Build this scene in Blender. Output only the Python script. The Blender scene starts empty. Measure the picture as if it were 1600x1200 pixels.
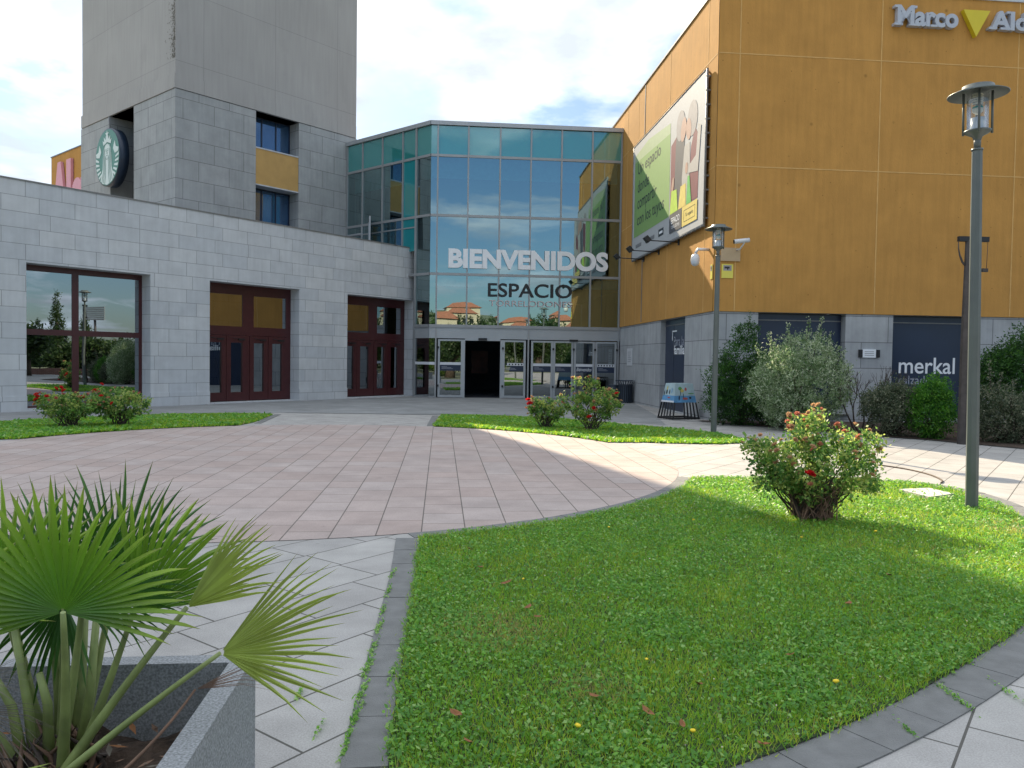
import bpy, math, random
import numpy as np
from mathutils import Vector, Matrix
R = math.radians
rnd = random.Random(7)
rng = np.random.default_rng(11)
scene = bpy.context.scene
COL = scene.collection

# ------------------------------------------------------------------ camera
cam_d = bpy.data.cameras.new('camera')
cam_d.sensor_width = 36.0
cam_d.lens = 36.0 * 1218.2 / 1600.0
cam_d.clip_start = 0.05
cam_d.clip_end = 3000
cam = bpy.data.objects.new('camera', cam_d)
COL.objects.link(cam)
_p, _r = 0.0315335, 0.0151135
_F = Vector((0, math.cos(_p), -math.sin(_p)))
_U0 = Vector((0, math.sin(_p), math.cos(_p)))
_X = Vector((1, 0, 0)) * math.cos(_r) + _U0 * math.sin(_r)
_U = Vector((-1, 0, 0)) * math.sin(_r) + _U0 * math.cos(_r)
m = Matrix.Identity(4)
for i in range(3):
    m[i][0] = _X[i]; m[i][1] = _U[i]; m[i][2] = -_F[i]; m[i][3] = (0, 0, 1.6)[i]
cam.matrix_world = m
scene.camera = cam
scene.view_settings.view_transform = 'Standard'
scene.view_settings.look = 'None'
scene.view_settings.exposure = 1.46
scene.view_settings.gamma = 1.0

# ------------------------------------------------------------------ sun and sky
SUN_AZ = -19.9      # degrees from +Y towards +X : the sun stands behind the tower
SUN_EL = 33.5
sd = Vector((math.sin(R(SUN_AZ)) * math.cos(R(SUN_EL)), math.cos(R(SUN_AZ)) * math.cos(R(SUN_EL)), math.sin(R(SUN_EL))))
sl = bpy.data.lights.new('sun', 'SUN')
sl.energy = 3.8
sl.angle = R(0.55)
sl.color = (1.0, 0.85, 0.62)
so = bpy.data.objects.new('sun', sl)
COL.objects.link(so)
so.rotation_euler = (-sd).to_track_quat('-Z', 'Y').to_euler()
so.location = (0, 0, 60)

world = bpy.data.worlds.new('World')
scene.world = world
world.use_nodes = True
wt = world.node_tree
wt.nodes.clear()
def wn(t, **k):
    n = wt.nodes.new(t)
    for a, b in k.items(): setattr(n, a, b)
    return n
W = wt.links.new
sky = wn('ShaderNodeTexSky', sky_type='NISHITA', sun_disc=False, sun_elevation=R(SUN_EL), sun_rotation=R(SUN_AZ), air_density=1.1, dust_density=0.8, ozone_density=1.4)
bg1 = wn('ShaderNodeBackground'); bg1.inputs[1].default_value = 0.041
skt = wn('ShaderNodeMix', data_type='RGBA', blend_type='MULTIPLY'); skt.inputs[0].default_value = 1.0; skt.inputs[7].default_value = (0.80, 0.95, 1.12, 1)
W(sky.outputs[0], skt.inputs[6]); W(skt.outputs[2], bg1.inputs[0])
tc = wn('ShaderNodeTexCoord')
sep = wn('ShaderNodeSeparateXYZ'); W(tc.outputs['Generated'], sep.inputs[0])
zc = wn('ShaderNodeMath', operation='MAXIMUM'); W(sep.outputs[2], zc.inputs[0]); zc.inputs[1].default_value = 0.0
za = wn('ShaderNodeMath', operation='ADD'); W(zc.outputs[0], za.inputs[0]); za.inputs[1].default_value = 0.16
dx = wn('ShaderNodeMath', operation='DIVIDE'); W(sep.outputs[0], dx.inputs[0]); W(za.outputs[0], dx.inputs[1])
dy = wn('ShaderNodeMath', operation='DIVIDE'); W(sep.outputs[1], dy.inputs[0]); W(za.outputs[0], dy.inputs[1])
cv = wn('ShaderNodeCombineXYZ'); W(dx.outputs[0], cv.inputs[0]); W(dy.outputs[0], cv.inputs[1]); cv.inputs[2].default_value = 3.7
nz = wn('ShaderNodeTexNoise'); nz.inputs['Scale'].default_value = 1.9; nz.inputs['Detail'].default_value = 9; nz.inputs['Roughness'].default_value = 0.55; nz.inputs['Distortion'].default_value = 0.25
W(cv.outputs[0], nz.inputs['Vector'])
# more cloud on the sun's side of the sky
dot = wn('ShaderNodeVectorMath', operation='DOT_PRODUCT'); W(tc.outputs['Generated'], dot.inputs[0]); dot.inputs[1].default_value = sd
bias = wn('ShaderNodeMath', operation='MULTIPLY_ADD'); W(dot.outputs['Value'], bias.inputs[0]); bias.inputs[1].default_value = 0.05; bias.inputs[2].default_value = 0.0
# and more towards the zenith
elv = wn('ShaderNodeMapRange'); W(sep.outputs[2], elv.inputs[0]); elv.inputs[1].default_value = 0.25; elv.inputs[2].default_value = 0.75; elv.inputs[3].default_value = 0.0; elv.inputs[4].default_value = 0.16
bia2 = wn('ShaderNodeMath', operation='ADD'); W(bias.outputs[0], bia2.inputs[0]); W(elv.outputs[0], bia2.inputs[1]); bias = bia2
nb = wn('ShaderNodeMath', operation='ADD'); W(nz.outputs['Fac'], nb.inputs[0]); W(bias.outputs[0], nb.inputs[1])
ramp = wn('ShaderNodeValToRGB'); W(nb.outputs[0], ramp.inputs[0])
ramp.color_ramp.elements[0].position = 0.455; ramp.color_ramp.elements[0].color = (0, 0, 0, 1)
ramp.color_ramp.elements[1].position = 0.60; ramp.color_ramp.elements[1].color = (1, 1, 1, 1)
# cloud brightness: thick parts slightly grey, brighter towards the sun
n2 = wn('ShaderNodeTexNoise'); n2.inputs['Scale'].default_value = 2.6; n2.inputs['Detail'].default_value = 6
W(cv.outputs[0], n2.inputs['Vector'])
cb = wn('ShaderNodeMapRange'); W(n2.outputs['Fac'], cb.inputs[0]); cb.inputs[1].default_value = 0.35; cb.inputs[2].default_value = 0.65; cb.inputs[3].default_value = 0.62; cb.inputs[4].default_value = 1.15
cs = wn('ShaderNodeMapRange'); W(dot.outputs['Value'], cs.inputs[0]); cs.inputs[1].default_value = -0.6; cs.inputs[2].default_value = 0.9; cs.inputs[3].default_value = 0.75; cs.inputs[4].default_value = 0.95
cm = wn('ShaderNodeMath', operation='MULTIPLY'); W(cb.outputs[0], cm.inputs[0]); W(cs.outputs[0], cm.inputs[1])
ez = wn('ShaderNodeMapRange'); W(sep.outputs[2], ez.inputs[0]); ez.inputs[1].default_value = 0.1; ez.inputs[2].default_value = 0.75; ez.inputs[3].default_value = 0.55; ez.inputs[4].default_value = 0.72
cm2 = wn('ShaderNodeMath', operation='MULTIPLY'); W(cm.outputs[0], cm2.inputs[0]); W(ez.outputs[0], cm2.inputs[1]); cm = cm2
bg2 = wn('ShaderNodeBackground'); bg2.inputs[0].default_value = (0.86, 0.94, 1.04, 1); W(cm.outputs[0], bg2.inputs[1])
mx = wn('ShaderNodeMixShader'); W(ramp.outputs[0], mx.inputs[0]); W(bg1.outputs[0], mx.inputs[1]); W(bg2.outputs[0], mx.inputs[2])
wo = wn('ShaderNodeOutputWorld'); W(mx.outputs[0], wo.inputs[0])

# ------------------------------------------------------------------ frames of the place (metres)
def V(x, y, z=0.0): return Vector((x, y, z))
class Frame:
    def __init__(s, O, u, n): s.O = Vector(O); s.u = Vector(u).normalized(); s.n = Vector(n).normalized()
    def p(s, a, z, d=0.0): return s.O + s.u * a + s.n * d + Vector((0, 0, z))
a5 = R(5.23); b40 = R(40.3); c37 = R(37.0)
Au = V(math.cos(a5), math.sin(a5)); Av = V(-math.sin(a5), math.cos(a5))
Bu = V(math.sin(b40), math.cos(b40)); Bv = V(-math.cos(b40), math.sin(b40))
Cu = V(math.sin(c37), math.cos(c37)); Cn = V(math.cos(c37), -math.sin(c37))
J = V(4.453, 32.40); K = V(5.468, 21.312); G = V(-3.391, 31.682); T0 = V(-7.517, 35.181); TC = V(-12.621, 29.162); C0 = V(-10.983, 23.668)
GF = Frame(G, Au, -Av)            # glass front
GL = Frame(G, Bv, -Bu)            # glass left flank
TF = Frame(TC, Bu, -Bv)           # tower front
TL = Frame(TC, Bv, -Bu)           # tower left flank
LB = Frame(C0, Cu, Cn)            # low stone building
OL = Frame(J, -Av, -Au)           # ochre building, flank beside the entrance
OF = Frame(K, Au, -Av)            # ochre building, front

# ------------------------------------------------------------------ materials
MATS = {}
def newmat(name):
    mt = bpy.data.materials.new(name); mt.use_nodes = True
    nt = mt.node_tree; bs = nt.nodes['Principled BSDF']
    MATS[name] = mt
    return mt, nt, bs
def nd(nt, t, **k):
    n = nt.nodes.new(t)
    for a, b in k.items(): setattr(n, a, b)
    return n
def c4(c): return (c[0], c[1], c[2], 1.0)
def simple(name, col, rough=0.6, metal=0.0, var=0.12, scale=6.0, bump=0.0, bscale=80.0, spec=0.5, trans=None, tmix=0.5):
    mt, nt, bs = newmat(name); L = nt.links.new
    tcn = nd(nt, 'ShaderNodeTexCoord')
    n = nd(nt, 'ShaderNodeTexNoise'); n.inputs['Scale'].default_value = scale; n.inputs['Detail'].default_value = 5
    L(tcn.outputs['Object'], n.inputs['Vector'])
    r = nd(nt, 'ShaderNodeValToRGB'); L(n.outputs['Fac'], r.inputs[0])
    r.color_ramp.elements[0].position = 0.3; r.color_ramp.elements[1].position = 0.7
    r.color_ramp.elements[0].color = c4([x * (1 - var) for x in col]); r.color_ramp.elements[1].color = c4([min(1, x * (1 + var)) for x in col])
    L(r.outputs[0], bs.inputs['Base Color'])
    bs.inputs['Roughness'].default_value = rough; bs.inputs['Metallic'].default_value = metal
    bs.inputs['Specular IOR Level'].default_value = spec
    if bump:
        nb_ = nd(nt, 'ShaderNodeTexNoise'); nb_.inputs['Scale'].default_value = bscale; nb_.inputs['Detail'].default_value = 4
        L(tcn.outputs['Object'], nb_.inputs['Vector'])
        b = nd(nt, 'ShaderNodeBump'); b.inputs['Strength'].default_value = bump; b.inputs['Distance'].default_value = 0.02
        L(nb_.outputs['Fac'], b.inputs['Height']); L(b.outputs[0], bs.inputs['Normal'])
    if trans:
        out = nt.nodes['Material Output']
        t = nd(nt, 'ShaderNodeBsdfTranslucent'); t.inputs[0].default_value = c4(trans)
        ms = nd(nt, 'ShaderNodeMixShader'); ms.inputs[0].default_value = tmix
        L(bs.outputs[0], ms.inputs[1]); L(t.outputs[0], ms.inputs[2]); L(ms.outputs[0], out.inputs[0])
    return mt
def tiled(name, c1, c2, cm_, w, h, mort=0.006, off=0.5, offu=0.0, offv=0.0, rough=0.75, vary=0.15, nscale=3.0, speck=0.0, bump=0.25, swap=False, rot=0.0, streak=0.0, msmooth=0.1, freq=2, stain=0.0, dirt=0.0, squash=1.0):
    """tiles laid out in the metres of the UV map, random tone per tile, noise, stains, speckle"""
    mt, nt, bs = newmat(name); L = nt.links.new
    uv = nd(nt, 'ShaderNodeUVMap'); uv.uv_map = 'UVMap'
    mp = nd(nt, 'ShaderNodeMapping'); L(uv.outputs[0], mp.inputs[0])
    mp.inputs['Location'].default_value = (offu, offv, 0); mp.inputs['Rotation'].default_value = (0, 0, rot)
    br = nd(nt, 'ShaderNodeTexBrick'); L(mp.outputs[0], br.inputs['Vector'])
    br.inputs['Color1'].default_value = c4(c1); br.inputs['Color2'].default_value = c4(c2); br.inputs['Mortar'].default_value = c4(cm_)
    br.inputs['Scale'].default_value = 1.0; br.inputs['Mortar Size'].default_value = mort; br.inputs['Mortar Smooth'].default_value = msmooth
    br.inputs['Bias'].default_value = 0.0; br.inputs['Brick Width'].default_value = w; br.inputs['Row Height'].default_value = h
    br.offset = off; br.offset_frequency = freq; br.squash = squash; br.squash_frequency = 3
    tcn = nd(nt, 'ShaderNodeTexCoord')
    n = nd(nt, 'ShaderNodeTexNoise'); n.inputs['Scale'].default_value = nscale; n.inputs['Detail'].default_value = 8; n.inputs['Roughness'].default_value = 0.62
    L(tcn.outputs['Object'], n.inputs['Vector'])
    mr = nd(nt, 'ShaderNodeMapRange'); L(n.outputs['Fac'], mr.inputs[0]); mr.inputs[1].default_value = 0.3; mr.inputs[2].default_value = 0.7
    mr.inputs[3].default_value = 1 - vary; mr.inputs[4].default_value = 1 + vary * 0.6
    mul = nd(nt, 'ShaderNodeMix', data_type='RGBA', blend_type='MULTIPLY'); mul.inputs[0].default_value = 1
    L(br.outputs['Color'], mul.inputs[6]); L(mr.outputs[0], mul.inputs[7])
    colr = mul.outputs[2]
    def layer(fac_socket, lo, hi, o0, o1):
        nonlocal colr
        q = nd(nt, 'ShaderNodeMapRange'); L(fac_socket, q.inputs[0]); q.inputs[1].default_value = lo; q.inputs[2].default_value = hi
        q.inputs[3].default_value = o0; q.inputs[4].default_value = o1
        mm = nd(nt, 'ShaderNodeMix', data_type='RGBA', blend_type='MULTIPLY'); mm.inputs[0].default_value = 1
        L(colr, mm.inputs[6]); L(q.outputs[0], mm.inputs[7]); colr = mm.outputs[2]
    if speck:
        s_ = nd(nt, 'ShaderNodeTexNoise'); s_.inputs['Scale'].default_value = 130; s_.inputs['Detail'].default_value = 2
        L(tcn.outputs['Object'], s_.inputs['Vector']); layer(s_.outputs['Fac'], 0.35, 0.65, 1 - speck, 1 + speck)
    if streak:
        m2 = nd(nt, 'ShaderNodeMapping'); L(uv.outputs[0], m2.inputs[0]); m2.inputs['Scale'].default_value = (5.0, 0.35, 1)
        s_ = nd(nt, 'ShaderNodeTexNoise'); s_.inputs['Scale'].default_value = 1.6; s_.inputs['Detail'].default_value = 6
        L(m2.outputs[0], s_.inputs['Vector']); layer(s_.outputs['Fac'], 0.3, 0.7, 1 - streak, 1 + streak * 0.6)
    if stain:
        s_ = nd(nt, 'ShaderNodeTexNoise'); s_.inputs['Scale'].default_value = 0.55; s_.inputs['Detail'].default_value = 7; s_.inputs['Roughness'].default_value = 0.7
        L(tcn.outputs['Object'], s_.inputs['Vector']); layer(s_.outputs['Fac'], 0.42, 0.62, 1.0, 1 - stain)
    if dirt:
        s_ = nd(nt, 'ShaderNodeTexVoronoi'); s_.inputs['Scale'].default_value = 0.9
        L(tcn.outputs['Object'], s_.inputs['Vector']); layer(s_.outputs['Distance'], 0.0, 0.06, 1 - dirt, 1.0)
        s_ = nd(nt, 'ShaderNodeTexVoronoi'); s_.inputs['Scale'].default_value = 3.1
        L(tcn.outputs['Object'], s_.inputs['Vector']); layer(s_.outputs['Distance'], 0.03, 0.075, 1 - dirt * 0.8, 1.0)
    L(colr, bs.inputs['Base Color']); bs.inputs['Roughness'].default_value = rough; bs.inputs['Specular IOR Level'].default_value = 0.3
    b = nd(nt, 'ShaderNodeBump'); b.inputs['Strength'].default_value = bump; b.inputs['Distance'].default_value = 0.01
    inv = nd(nt, 'ShaderNodeMath', operation='SUBTRACT'); inv.inputs[0].default_value = 1.0; L(br.outputs['Fac'], inv.inputs[1])
    ad = nd(nt, 'ShaderNodeMath', operation='MULTIPLY_ADD'); L(n.outputs['Fac'], ad.inputs[0]); ad.inputs[1].default_value = 0.5; L(inv.outputs[0], ad.inputs[2])
    L(ad.outputs[0], b.inputs['Height']); L(b.outputs[0], bs.inputs['Normal'])
    return mt
def glass(name, tint, refl_tint, base, see, fac=0.30):
    """coated facade glass: tinted see-through or opaque back plus a mirror layer"""
    mt, nt, bs = newmat(name); L = nt.links.new; out = nt.nodes['Material Output']
    if see:
        back = nd(nt, 'ShaderNodeBsdfTransparent'); back.inputs[0].default_value = c4(tint)
    else:
        back = bs; bs.inputs['Base Color'].default_value = c4(tint); bs.inputs['Roughness'].default_value = 0.25
    gl = nd(nt, 'ShaderNodeBsdfGlossy'); gl.inputs[0].default_value = c4(refl_tint); gl.inputs['Roughness'].default_value = 0.0
    tcn = nd(nt, 'ShaderNodeTexCoord')
    wv = nd(nt, 'ShaderNodeTexNoise'); wv.inputs['Scale'].default_value = 0.7; wv.inputs['Detail'].default_value = 1
    L(tcn.outputs['Object'], wv.inputs['Vector'])
    bp = nd(nt, 'ShaderNodeBump'); bp.inputs['Strength'].default_value = 0.12; bp.inputs['Distance'].default_value = 0.02
    L(wv.outputs['Fac'], bp.inputs['Height']); L(bp.outputs[0], gl.inputs['Normal'])
    fr = nd(nt, 'ShaderNodeLayerWeight'); fr.inputs[0].default_value = 0.35
    ma = nd(nt, 'ShaderNodeMath', operation='MULTIPLY_ADD'); L(fr.outputs['Fresnel'], ma.inputs[0]); ma.inputs[1].default_value = 0.55; ma.inputs[2].default_value = fac
    ma.use_clamp = True
    ms = nd(nt, 'ShaderNodeMixShader'); L(ma.outputs[0], ms.inputs[0]); L(back.outputs[0], ms.inputs[1]); L(gl.outputs[0], ms.inputs[2])
    L(ms.outputs[0], out.inputs[0])
    return mt

M = {}
M['stone'] = tiled('pale_limestone', (0.51, 0.535, 0.565), (0.59, 0.605, 0.62), (0.26, 0.27, 0.28), 0.92, 0.42, 0.007, 0.37, offv=0.14, vary=0.13, nscale=2.2, streak=0.06, stain=0.07, bump=0.2, squash=1.35)
M['stone_tower'] = tiled('tower_limestone', (0.33, 0.345, 0.35), (0.375, 0.385, 0.39), (0.17, 0.17, 0.17), 1.25, 0.745, 0.010, 0.5, offv=0.03, vary=0.12, nscale=1.6, streak=0.08, stain=0.08)
M['render_tower'] = tiled('tower_render', (0.37, 0.36, 0.35), (0.385, 0.375, 0.365), (0.29, 0.285, 0.28), 3.1, 2.6, 0.012, 0.0, offv=0.5, offu=0.3, vary=0.10, nscale=1.1, streak=0.06, stain=0.10)
M['stone_base'] = tiled('plinth_limestone', (0.36, 0.375, 0.39), (0.41, 0.42, 0.43), (0.16, 0.16, 0.17), 1.55, 0.72, 0.010, 0.5, offv=-0.06, vary=0.14, nscale=1.8, streak=0.10, stain=0.1)
M['grey_paving'] = tiled('grey_paving', (0.35, 0.335, 0.32), (0.385, 0.37, 0.35), (0.10, 0.095, 0.085), 0.66, 0.42, 0.006, 0.36, rough=0.85, vary=0.16, nscale=2.5, speck=0.13, stain=0.10, dirt=0.25, bump=0.5, rot=0.0, squash=1.3)
M['pink_paving'] = tiled('pink_paving', (0.385, 0.305, 0.275), (0.41, 0.345, 0.32), (0.14, 0.12, 0.105), 0.65, 0.405, 0.006, 0.31, rough=0.85, vary=0.13, nscale=2.3, speck=0.10, stain=0.11, dirt=0.22, bump=0.5, squash=0.75)
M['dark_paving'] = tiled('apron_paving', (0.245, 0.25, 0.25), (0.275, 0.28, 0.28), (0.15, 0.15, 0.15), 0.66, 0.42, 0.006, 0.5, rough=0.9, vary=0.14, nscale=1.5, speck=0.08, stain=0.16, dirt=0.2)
M['kerb'] = simple('dark_kerb_stone', (0.165, 0.165, 0.162), 0.85, var=0.14, scale=9, bump=0.35, bscale=150)
def stucco(name, col):
    mt = tiled(name, col, [x * 0.97 for x in col], [min(1, x * 1.0) for x in col], 50, 50, 0.0, vary=0.09, nscale=1.2, streak=0.085, stain=0.08, dirt=0.5, bump=0.3, rough=0.9)
    nt = mt.node_tree; L = nt.links.new
    bs = nt.nodes['Principled BSDF']
    tcn = nd(nt, 'ShaderNodeTexCoord')
    n = nd(nt, 'ShaderNodeTexNoise'); n.inputs['Scale'].default_value = 38; n.inputs['Detail'].default_value = 5
    mp = nd(nt, 'ShaderNodeMapping'); mp.inputs['Scale'].default_value = (1, 1, 0.35); L(tcn.outputs['Object'], mp.inputs[0]); L(mp.outputs[0], n.inputs['Vector'])
    b = nd(nt, 'ShaderNodeBump'); b.inputs['Strength'].default_value = 0.55; b.inputs['Distance'].default_value = 0.012
    L(n.outputs['Fac'], b.inputs['Height']); L(b.outputs[0], bs.inputs['Normal'])
    return mt
M['ochre'] = stucco('ochre_stucco', (0.52, 0.268, 0.070))
M['ochre_joint'] = simple('ochre_joint', (0.60, 0.365, 0.13), 0.8, var=0.1)
M['ochre_panel'] = simple('ochre_panel', (0.47, 0.29, 0.10), 0.85, var=0.07, scale=3)
M['alu'] = simple('grey_aluminium', (0.32, 0.33, 0.34), 0.45, 0.35, var=0.06, scale=2)
M['alu_light'] = simple('light_aluminium', (0.38, 0.40, 0.42), 0.4, 0.3, var=0.05, scale=2)
M['cap'] = simple('parapet_metal', (0.20, 0.20, 0.20), 0.5, 0.3)
M['cap_light'] = simple('roof_flashing', (0.48, 0.50, 0.53), 0.5, 0.2)
M['brown'] = simple('oxblood_frame', (0.060, 0.014, 0.016), 0.35, var=0.12)
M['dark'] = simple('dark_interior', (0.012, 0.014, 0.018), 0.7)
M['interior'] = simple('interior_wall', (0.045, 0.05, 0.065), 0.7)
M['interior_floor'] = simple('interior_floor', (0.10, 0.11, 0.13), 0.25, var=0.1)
M['slab_edge'] = simple('floor_slab_edge', (0.30, 0.55, 0.53), 0.6)
M['navy'] = simple('navy_vinyl', (0.016, 0.028, 0.062), 0.30, var=0.1, scale=1.2)
M['blue_poster'] = simple('blue_poster', (0.02, 0.08, 0.28), 0.4, var=0.25, scale=3)
M['white'] = simple('white_lettering', (0.80, 0.82, 0.85), 0.5, var=0.03)
M['dim_white'] = simple('faded_lettering', (0.34, 0.36, 0.42), 0.5, var=0.05)
M['band'] = simple('white_band', (0.62, 0.64, 0.68), 0.4, var=0.03)
M['black'] = simple('black_metal', (0.012, 0.012, 0.014), 0.45, var=0.1)
M['ink'] = simple('black_ink', (0.015, 0.017, 0.02), 0.5, var=0.05)
M['pole'] = simple('grey_green_pole_paint', (0.105, 0.12, 0.115), 0.4, 0.1, var=0.10, scale=4)
M['post'] = simple('weathered_dark_post', (0.05, 0.042, 0.04), 0.6, var=0.3, scale=7)
M['lampglass'] = glass('lantern_glass', (0.88, 0.90, 0.90), (1, 1, 1), None, True, 0.06)
M['bulb'] = simple('lamp_bulb_white', (0.62, 0.60, 0.50), 0.4, var=0.03)
M['green_ring'] = simple('green_ring', (0.0, 0.22, 0.14), 0.5)
M['frost'] = simple('frosted_white', (0.55, 0.60, 0.68), 0.3, var=0.03)
M['gl_dark'] = glass('dark_facade_glass', (0.24, 0.44, 0.46), (0.66, 0.88, 0.91), None, True, 0.38)
M['gl_teal'] = glass('teal_spandrel_glass', (0.03, 0.24, 0.23), (0.6, 0.8, 0.85), None, False, 0.20)
M['gl_cyan'] = glass('turquoise_spandrel_glass', (0.015, 0.23, 0.25), (0.6, 0.8, 0.85), None, False, 0.10)
M['gl_door'] = glass('entrance_door_glass', (0.18, 0.24, 0.27), (0.75, 0.82, 0.86), None, True, 0.36)
M['gl_shop'] = glass('shop_window_glass', (0.10, 0.14, 0.17), (0.78, 0.86, 0.92), None, True, 0.40)
M['gl_blue'] = glass('blue_window_glass', (0.02, 0.06, 0.14), (0.35, 0.55, 0.8), None, False, 0.22)
M['soil'] = simple('planting_soil', (0.055, 0.035, 0.024), 0.95, var=0.5, scale=18, bump=0.8, bscale=45)
M['turf'] = simple('turf_soil', (0.03, 0.05, 0.015), 0.95, var=0.5, scale=14, bump=0.6, bscale=90)
M['far_ground'] = simple('far_ground', (0.12, 0.13, 0.07), 0.95, var=0.3, scale=0.2)
M['concrete'] = simple('pale_concrete_slab', (0.52, 0.49, 0.43), 0.85, var=0.12, scale=12, bump=0.2)
M['hose'] = simple('brown_rubber', (0.07, 0.045, 0.03), 0.7, var=0.2)
def leafm(name, col, tr, rough=0.45, var=0.25, scale=3.0, tmix=0.5): return simple(name, col, rough, var=var, scale=scale, trans=tr, tmix=tmix)
M['palm1'] = leafm('palm_leaf_green', (0.055, 0.145, 0.022), (0.12, 0.30, 0.02), 0.38, 0.3, 9, 0.3)
M['palm2'] = leafm('palm_leaf_yellow_green', (0.17, 0.24, 0.04), (0.30, 0.40, 0.04), 0.4, 0.3, 9, 0.3)
M['palm3'] = leafm('palm_leaf_deep_green', (0.022, 0.075, 0.018), (0.05, 0.15, 0.02), 0.35, 0.3, 9, 0.25)
M['palm4'] = leafm('palm_leaf_light_tip', (0.13, 0.26, 0.03), (0.25, 0.42, 0.03), 0.38, 0.3, 9, 0.35)
def frond_mat(name, base, tip, tr, tmix):
    mt = leafm(name, base, tr, 0.36, 0.25, 9, tmix); nt = mt.node_tree; L = nt.links.new; bs = nt.nodes['Principled BSDF']
    src = bs.inputs['Base Color'].links[0].from_socket
    uv = nd(nt, 'ShaderNodeUVMap'); uv.uv_map = 'UVMap'; sx = nd(nt, 'ShaderNodeSeparateXYZ'); L(uv.outputs[0], sx.inputs[0])
    f = nd(nt, 'ShaderNodeMapRange'); L(sx.outputs[0], f.inputs[0]); f.inputs[1].default_value = 0.25; f.inputs[2].default_value = 1.0
    mm = nd(nt, 'ShaderNodeMix', data_type='RGBA'); L(f.outputs[0], mm.inputs[0]); L(src, mm.inputs[6]); mm.inputs[7].default_value = c4(tip)
    f3 = nd(nt, 'ShaderNodeMapRange'); L(sx.outputs[0], f3.inputs[0]); f3.inputs[1].default_value = 0.88; f3.inputs[2].default_value = 1.0
    m3 = nd(nt, 'ShaderNodeMix', data_type='RGBA'); L(f3.outputs[0], m3.inputs[0]); L(mm.outputs[2], m3.inputs[6]); m3.inputs[7].default_value = (0.24, 0.17, 0.07, 1); mm = m3
    hv = nd(nt, 'ShaderNodeHueSaturation'); L(mm.outputs[2], hv.inputs['Color']); vr = nd(nt, 'ShaderNodeMapRange'); L(sx.outputs[1], vr.inputs[0]); vr.inputs[3].default_value = 0.7; vr.inputs[4].default_value = 1.3; L(vr.outputs[0], hv.inputs['Value'])
    L(hv.outputs[0], bs.inputs['Base Color']); return mt
M['palm1'] = frond_mat('palm_frond_green', (0.070, 0.17, 0.028), (0.32, 0.44, 0.035), (0.17, 0.38, 0.025), 0.38)
M['palm2'] = frond_mat('palm_frond_yellow_green', (0.28, 0.35, 0.09), (0.33, 0.42, 0.06), (0.40, 0.48, 0.06), 0.35)
M['palm3'] = frond_mat('palm_frond_deep_green', (0.030, 0.095, 0.022), (0.055, 0.15, 0.02), (0.06, 0.18, 0.02), 0.3)
M['petiole'] = simple('palm_stalk', (0.21, 0.26, 0.085), 0.45, var=0.35, scale=8)
M['deadleaf'] = simple('dead_palm_leaf', (0.17, 0.15, 0.12), 0.9, var=0.4, scale=10)
M['deadstalk'] = simple('dead_stalk', (0.17, 0.10, 0.065), 0.8, var=0.35, scale=8)
M['twig'] = simple('twig_bark', (0.055, 0.040, 0.032), 0.85, var=0.3, scale=10)
M['bark'] = simple('tree_bark', (0.10, 0.075, 0.055), 0.9, var=0.3, scale=6, bump=0.5, bscale=20)
G3 = {}
def tri_leaf(key, cols, tr):
    G3[key] = [leafm('%s_%d' % (key, i), c, tuple(x * tr for x in c), 0.5, 0.2, 6) for i, c in enumerate(cols)]
tri_leaf('grass_blade', [(0.15, 0.32, 0.025), (0.27, 0.44, 0.03), (0.42, 0.50, 0.05), (0.46, 0.38, 0.14)], 1.5)
tri_leaf('clover_leaf', [(0.11, 0.29, 0.04), (0.20, 0.42, 0.05), (0.34, 0.52, 0.15)], 1.35)
tri_leaf('rose_leaf', [(0.075, 0.17, 0.04), (0.16, 0.29, 0.06), (0.34, 0.40, 0.11)], 1.6)
tri_leaf('dark_hedge_leaf', [(0.022, 0.075, 0.016), (0.045, 0.13, 0.022), (0.08, 0.20, 0.03)], 1.2)
tri_leaf('pale_shrub_leaf', [(0.11, 0.21, 0.07), (0.28, 0.38, 0.19), (0.56, 0.63, 0.45)], 1.0)
tri_leaf('bright_shrub_leaf', [(0.035, 0.14, 0.014), (0.08, 0.24, 0.02), (0.15, 0.34, 0.035)], 1.3)
tri_leaf('olive_shrub_leaf', [(0.07, 0.105, 0.055), (0.14, 0.17, 0.10), (0.26, 0.27, 0.18)], 1.0)
tri_leaf('tree_leaf', [(0.03, 0.06, 0.018), (0.05, 0.095, 0.025), (0.08, 0.13, 0.03)], 1.0)
M['bloom_red'] = simple('bloom_red', (0.55, 0.015, 0.02), 0.5, var=0.2, trans=(0.6, 0.02, 0.02))
M['bloom_pink'] = simple('bloom_pink', (0.62, 0.24, 0.18), 0.6, var=0.2, trans=(0.55, 0.2, 0.12))
M['bloom_tan'] = simple('bloom_faded', (0.62, 0.40, 0.26), 0.7, var=0.25, trans=(0.55, 0.33, 0.16))

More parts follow.
